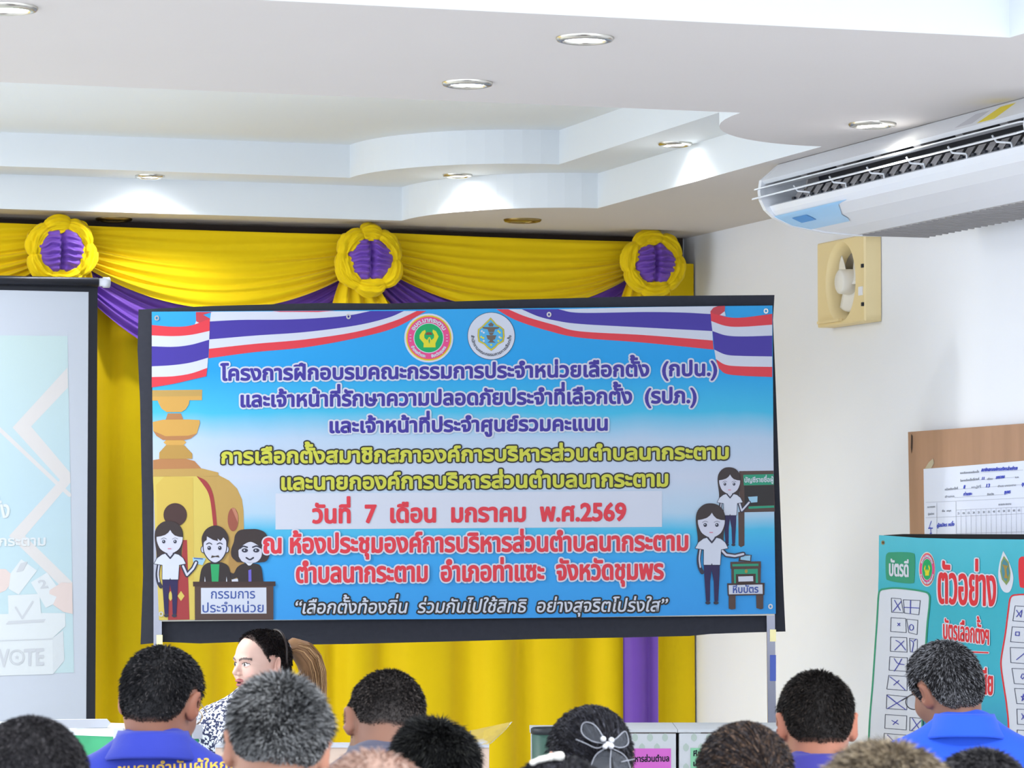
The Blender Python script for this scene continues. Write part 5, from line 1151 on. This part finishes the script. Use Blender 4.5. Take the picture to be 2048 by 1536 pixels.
core = MB().tube([hs(w, q) for q in ((0, -.10, .042), (0, -.144, .052), (0, -.178, .035), (0, -.206, 0), (0, -.222, -.05), (0, -.224, -.10), (0, -.218, -.150))], [.018, .032, .042, .044, .038, .028, .008], 14)
co = core.obj('ponytail_core', mat('brown_hair', (146, 110, 78), .5), None, True); part(co, w)
hb = MB().tube([hs(w, (.078 * cos(t), -.062 - .012 * abs(sin(t)), .020 + .094 * sin(t))) for t in np.linspace(-.3, pi + .3, 30)], .006, 8); part(hb.obj('hairband', mat('dark_brown_band', (40, 31, 29), .4), None, True), w)
sc = MB().tube([hs(w, (.022 * cos(t), -.115, .040 + .026 * sin(t))) for t in np.linspace(0, 2 * pi, 20)], .007, 8); part(sc.obj('scrunchie', mat('white_cloth', (220, 216, 226), .8), None, True), w)
bv = BVHTree.FromPolygons([tuple(v.co) for v in w['shirt'].data.vertices], [tuple(p.vertices) for p in w['shirt'].data.polygons])
def on_shirt(x, z, front): 
    h_ = bv.ray_cast(Vector((x, .6 * front, z)), Vector((0, -front, 0)))
    return np.array(h_[0]) + (0, .003 * front, 0) if h_[0] is not None else None
for e in (-1, 1):
    tr = []
    for z in np.linspace(.80, 1.035, 16):
        q_ = on_shirt(e * (.05 + .045 * (1.03 - z) / .1 if z > .93 else .095), z, 1)
        if q_ is not None: tr.append((q_ + (-.007, 0, 0), q_ + (.007, 0, 0)))
    if len(tr) > 2: part(solid(MB().grid(np.array(tr)).obj('white_trim', mat('white_cloth', (220, 216, 226), .8), None, True), .003), w)
    tr = []
    for z in np.linspace(.80, 1.01, 14):
        h_ = bv.ray_cast(Vector((e * .6, -.01, z)), Vector((-e, 0, 0)))
        if h_[0] is not None: q_ = np.array(h_[0]) + (e * .003, 0, 0); tr.append((q_ + (0, -.007, 0), q_ + (0, .007, 0)))
    if len(tr) > 2: part(solid(MB().grid(np.array(tr)).obj('white_trim', mat('white_cloth', (220, 216, 226), .8), None, True), .003), w)

# --- audience, from the back
BLUE = (44, 57, 160)
p2 = person('man in royal blue collared shirt with yellow lettering across the back', 324, 1290, 7.2, face=-4, head_t=(-20, 4, -12), hcol=((24, 24, 27), (80, 76, 76)), grey=.12, skin=(144, 98, 78), shirt=BLUE, tousle=.15, hlen=.011, seed=11, wide=1.02)
glasses(p2, mat('gold_wire', (200, 170, 110), .3, .9))
bv2 = BVHTree.FromPolygons([tuple(v.co) for v in p2['shirt'].data.vertices], [tuple(p.vertices) for p in p2['shirt'].data.polygons])
M2 = Matrix.Translation(Vector(p2['base'])) @ Matrix.Rotation(p2['rz'], 4, 'Z') @ Matrix.Scale(p2['sc'], 4); Mi = M2.inverted()
def proj_back(px, py, off):
    px = np.atleast_1d(px); py = np.atleast_1d(py); out = []; o_ = Mi @ Vector(CAMP)
    for d_, f_ in zip(rays(px, py), np.broadcast_to(off, px.shape)):
        f_ = float(f_)
        dd = (Mi.to_3x3() @ Vector(d_)).normalized(); h_ = bv2.ray_cast(o_, dd); out.append(h_[0] - dd * (.0015 + f_) if h_[0] is not None else o_ + dd * 6.9)
    return np.array([tuple(v) for v in out])
la = Art(proj_back, .0004); la.part('lettering').text('ชมรมกำนันผู้ใหญ่บ้าน', (236, 1550), (520, 1537), 17, mat('gold_embroidery', (226, 184, 70), .6), .55, layer=1)
for nme, dct in la.parts.items(): part(mk(nme, np.concatenate(dct['V']), dct['F'], dct['mats'], None), p2)
p4 = person('man with tousled grey hair in front of the ponytailed woman', 553, 1352, 5.6, face=4, head_t=(-36, 6, 2), hair='man', hcol=((46, 46, 48), (150, 150, 150)), grey=.5, hlen=.022, thick=.008, skin=(158, 114, 92), shirt=(70, 74, 92), tousle=.6, nstr=30000, seed=21, wide=.98)
p5 = person('man in dark grey shirt bowing his head before the yellow curtain', 770, 1338, 6.9, face=8, head_t=(-46, 8, 4), hair='man', hcol=((32, 29, 29), (92, 84, 80)), grey=.2, hlen=.010, thick=.006, skin=(132, 93, 75), shirt=(74, 74, 92), tousle=.15, nstr=11000, seed=31, wide=1.0)
p1 = person('person with close cropped dark hair at the bottom left corner, below the screen', 62, 1430, 4.9, face=-4, head_t=(-14, 0, 0), hcol=((34, 32, 34), (70, 66, 68)), grey=.25, hlen=.008, thick=.006, skin=(150, 108, 88), shirt=(60, 60, 74), tousle=.2, nstr=12000, seed=41, wide=1.06)
p6 = person('person with thick black hair right of the man in dark grey, bottom centre', 868, 1435, 6.32, face=10, head_t=(-16, 0, 0), hcol=((22, 22, 23), (56, 56, 52)), grey=.12, hlen=.022, thick=.012, skin=(160, 112, 90), shirt=(56, 54, 66), tousle=.6, nstr=14000, seed=51, wide=1.06)
p7 = person('balding person with thin pale hair at the bottom edge, below the man in dark grey', 745, 1497, 4.5, face=0, head_t=(-22, 0, 0), hair='bald', hcol=((150, 116, 100), (170, 145, 132)), grey=.4, hlen=.012, thick=.002, skin=(196, 164, 148), shirt=(90, 88, 96), tousle=.3, nstr=1500, seed=61, wide=1.1)
p11 = person('man in dark blue collared shirt against the white wall, right of centre', 1632, 1340, 7.1, face=2, head_t=(-24, 0, 0), hcol=((28, 25, 24), (58, 50, 45)), grey=.12, hlen=.012, thick=.008, skin=(160, 106, 84), shirt=(46, 43, 122), tousle=.25, nstr=12000, seed=71, wide=1.0)
p13 = person('grey haired man in bright blue shirt and glasses before the teal poster', 1889, 1280, 8.3, face=-4, hshift=(-.03, .01, 0), head_t=(-18, -10, 34), hair='man', hcol=((34, 33, 35), (132, 132, 136)), grey=.34, hlen=.014, thick=.010, skin=(130, 90, 72), shirt=(34, 84, 208), tousle=.15, nstr=15000, seed=81, wide=.95)
glasses(p13, mat('black_frame', (30, 30, 34), .4))
p12 = person('person with light brown hair at the bottom edge, right of the teal hair tie', 1770, 1480, 4.5, 'f', face=4, head_t=(-12, 0, 0), hair='low', hcol=((78, 68, 58), (150, 134, 110)), grey=.5, hlen=.020, thick=.014, skin=(200, 160, 140), shirt=(90, 84, 80), tousle=.35, nstr=14000, seed=91, wide=1.1, collar=False)
p14 = person('person with black hair at the bottom right, below the bright blue shirt', 1962, 1495, 5.25, 'f', face=4, head_t=(-12, 0, 0), hair='low', hcol=((34, 32, 34), (60, 58, 60)), grey=.2, hlen=.014, thick=.012, skin=(170, 124, 104), shirt=(50, 50, 56), tousle=.25, nstr=12000, seed=95, wide=1.0, collar=False)
# women with tied hair: combed back to a knot
def tied(p, hcols, seed, knot, n=3500, hang=None):
    rs0 = np.random.RandomState(seed)
    def path(rs, k):
        while True:
            v = rs.randn(3); v /= np.linalg.norm(v)
            if v[2] > -.55 and not (v[1] > .55 and v[2] < .55): break
        rad = np.array([.0775, .098, .090]) + .013; c = np.array([0, -.015, .022]); kn = np.array(knot); out = []
        for i in range(8):
            t = i / 7; q = v * (1 - t) + ((kn - c) / np.linalg.norm(kn - c)) * t; q /= np.linalg.norm(q); out.append(hs(p, c + q * rad * (1 + .012 * sin(t * pi)) + rs.randn(3) * .0006))
        return out
    strands(p, 'combed_hair', None, path, n, .0017, hcols, seed)
DK = [(34, 32, 36), (46, 44, 50), (28, 27, 30), (66, 66, 74)]
p8 = person('woman with black hair in a sheer pearl bow before the pink labelled box', 1180, 1408, 6.6, 'f', face=-6, head_t=(-16, 0, 18), hair='low', hcol=((30, 29, 32), (60, 60, 66)), grey=.15, hlen=.012, thick=.012, skin=(190, 150, 130), shirt=(44, 44, 52), tousle=.05, collar=False, nstr=3000, seed=101, wide=1.02)
tied(p8, DK, 103, (.012, -.105, -.035))
kn = MB(); V8, F8 = Sdf((-.06, -.17, -.10), (.06, -.06, .02), .005).ell((.0, -.112, -.05), (.040, .032, .040), .01).mesh()
o8 = mk('hair_knot', [hs(p8, v) for v in V8], F8.tolist(), mat('black_hair', (32, 31, 34), .4), None, True); part(o8, p8)
bow = empty('hair_bow', (0, 0, 0)); bow.parent = p8['root']
m_or = bpy.data.materials.new('sheer_ribbon'); m_or.use_nodes = True; b = m_or.node_tree.nodes['Principled BSDF']; b.inputs['Base Color'].default_value = lin((70, 74, 82)) + (1,); b.inputs['Alpha'].default_value = .45; b.inputs['Roughness'].default_value = .4
m_cord = mat('silver_cord', (150, 152, 160), .4, .2); m_pearl = mat('pearl', (206, 206, 210), .2, spec=.7)
def bp(x, z, y=0): return hs(p8, (x, -.150 - y + 7 * (x - .01) ** 2, z))
c0 = (.004, .010)
loops = [[(0, 0), (-.022, .042), (-.045, .052), (-.050, .030), (-.030, .008), (0, 0)], [(0, 0), (.022, .012), (.046, .030), (.052, .004), (.030, -.008), (0, 0)], [(0, 0), (-.022, -.008), (-.045, .006), (-.062, .018)], [(-.006, -.01), (-.030, -.030), (-.048, -.090), (-.052, -.110)], [(.008, -.012), (.004, -.06), (.016, -.125)], [(.010, -.010), (.044, -.030), (.058, -.080), (.058, -.125)], [(.030, -.040), (.066, -.030)]]
ob = MB()
for L_ in loops: ob.tube([bp(c0[0] + x, c0[1] + z, .004) for x, z in smooth_pts(L_, 5)], .0012, 6)
e8 = ob.obj('ribbon_edge', m_cord, None, True); e8.parent = bow
rb = MB()
for poly in ([loops[0][i] for i in range(5)], [loops[1][i] for i in range(5)], [(-.006, -.01), (-.030, -.030), (-.050, -.105), (.010, -.12), (.006, -.02)], [(.008, -.012), (.044, -.030), (.058, -.080), (.058, -.12), (.018, -.125)]):
    P_ = [bp(c0[0] + x, c0[1] + z, .003) for x, z in poly]; rb.add(P_, [tuple(range(len(P_)))])
r8 = rb.obj('ribbon', m_or); r8.parent = bow
for x, z, r_ in ((-.009, .010, .0065), (.009, .007, .0065), (-.006, -.007, .006), (.007, -.006, .007), (.000, -.002, .006)):
    M_ = Matrix.Translation(Vector(bp(c0[0] + x, c0[1] + z, .010)))
    pr = MB().lathe([(r_ * sin(t) + 1e-5, r_ * cos(t)) for t in np.linspace(0, pi, 9)], M_, 14).obj('pearl', m_pearl, None, True); pr.parent = bow
p9 = person('person with black hair and cream hair clip, below the hair bow', 1120, 1508, 5.1, 'f', face=0, head_t=(-14, 0, 0), hair='low', hcol=((30, 29, 32), (60, 60, 66)), grey=.12, hlen=.012, thick=.012, skin=(190, 150, 130), shirt=(44, 44, 52), tousle=.08, collar=False, nstr=9000, seed=111, wide=1.08)
tied(p9, DK, 113, (0, -.105, -.03), 2500)
tp9 = MB()
def scalp(p, px, py):
    bvh = BVHTree.FromPolygons([tuple(v.co) for v in p['hair'].data.vertices], [tuple(q.vertices) for q in p['hair'].data.polygons])
    Mi_ = (Matrix.Translation(Vector(p['base'])) @ Matrix.Rotation(p['rz'], 4, 'Z') @ Matrix.Scale(p['sc'], 4)).inverted(); o_ = Mi_ @ Vector(CAMP); dd = (Mi_.to_3x3() @ Vector(rays(px, py))).normalized()
    h_ = bvh.ray_cast(o_, dd); return (np.array(h_[0]), -np.array(dd)) if h_[0] is not None else (hs(p, (0, -.1, .08)), -np.array(dd))
for i, (x, y) in enumerate(((1066, 1530), (1080, 1524), (1096, 1521), (1110, 1518), (1122, 1516))):
    q_, n_ = scalp(p9, x, max(y, 1517)); q_ = q_ + n_ * .012 + np.array([0, 0, .004])
    tp9.lathe([(.006 * sin(t) + 1e-5, .005 * cos(t)) for t in np.linspace(0, pi, 7)], Matrix.Translation(Vector(q_)), 12)
    if i: tp9.tube([prev9, q_], .0035 + .001 * i, 8)
    prev9 = q_
part(tp9.obj('hair_clip', mat('cream_clip', (236, 232, 222), .4), None, True), p9)
p10 = person('woman with dark brown hair in a teal hair tie beside the green labelled box', 1490, 1440, 5.9, 'f', face=0, head_t=(-12, 0, -6), hair='low', hcol=((38, 34, 36), (92, 74, 60)), grey=.2, hlen=.012, thick=.012, skin=(196, 150, 128), shirt=(70, 66, 80), tousle=.05, collar=False, nstr=4000, seed=121, wide=1.06)
tied(p10, [(44, 40, 42), (60, 52, 50), (34, 31, 33), (96, 74, 58)], 123, (.052, -.100, .010), 3500)
tq = MB().tube([hs(p10, (.056 + .012 * cos(t), -.120, -.002 + .009 * sin(t))) for t in np.linspace(0, 2 * pi, 20)], .006, 8); part(tq.obj('hair_tie', mat('teal_band', (70, 176, 152), .6), None, True), p10)
def pony10(rs, k):
    a, r = rs.rand() * 2 * pi, rs.rand() ** .5
    return [hs(p10, (.056 + .016 * r * cos(a) * (1 + .5 * i), -.116 - .022 * min(i, 2) + .010 * r * sin(a), .010 + .012 * r * sin(a) - .030 * i)) for i in range(7)]
strands(p10, 'ponytail', None, pony10, 900, .0018, [(44, 40, 42), (60, 52, 50), (96, 74, 58)], 125)

bpy.data.objects.remove(TXO)
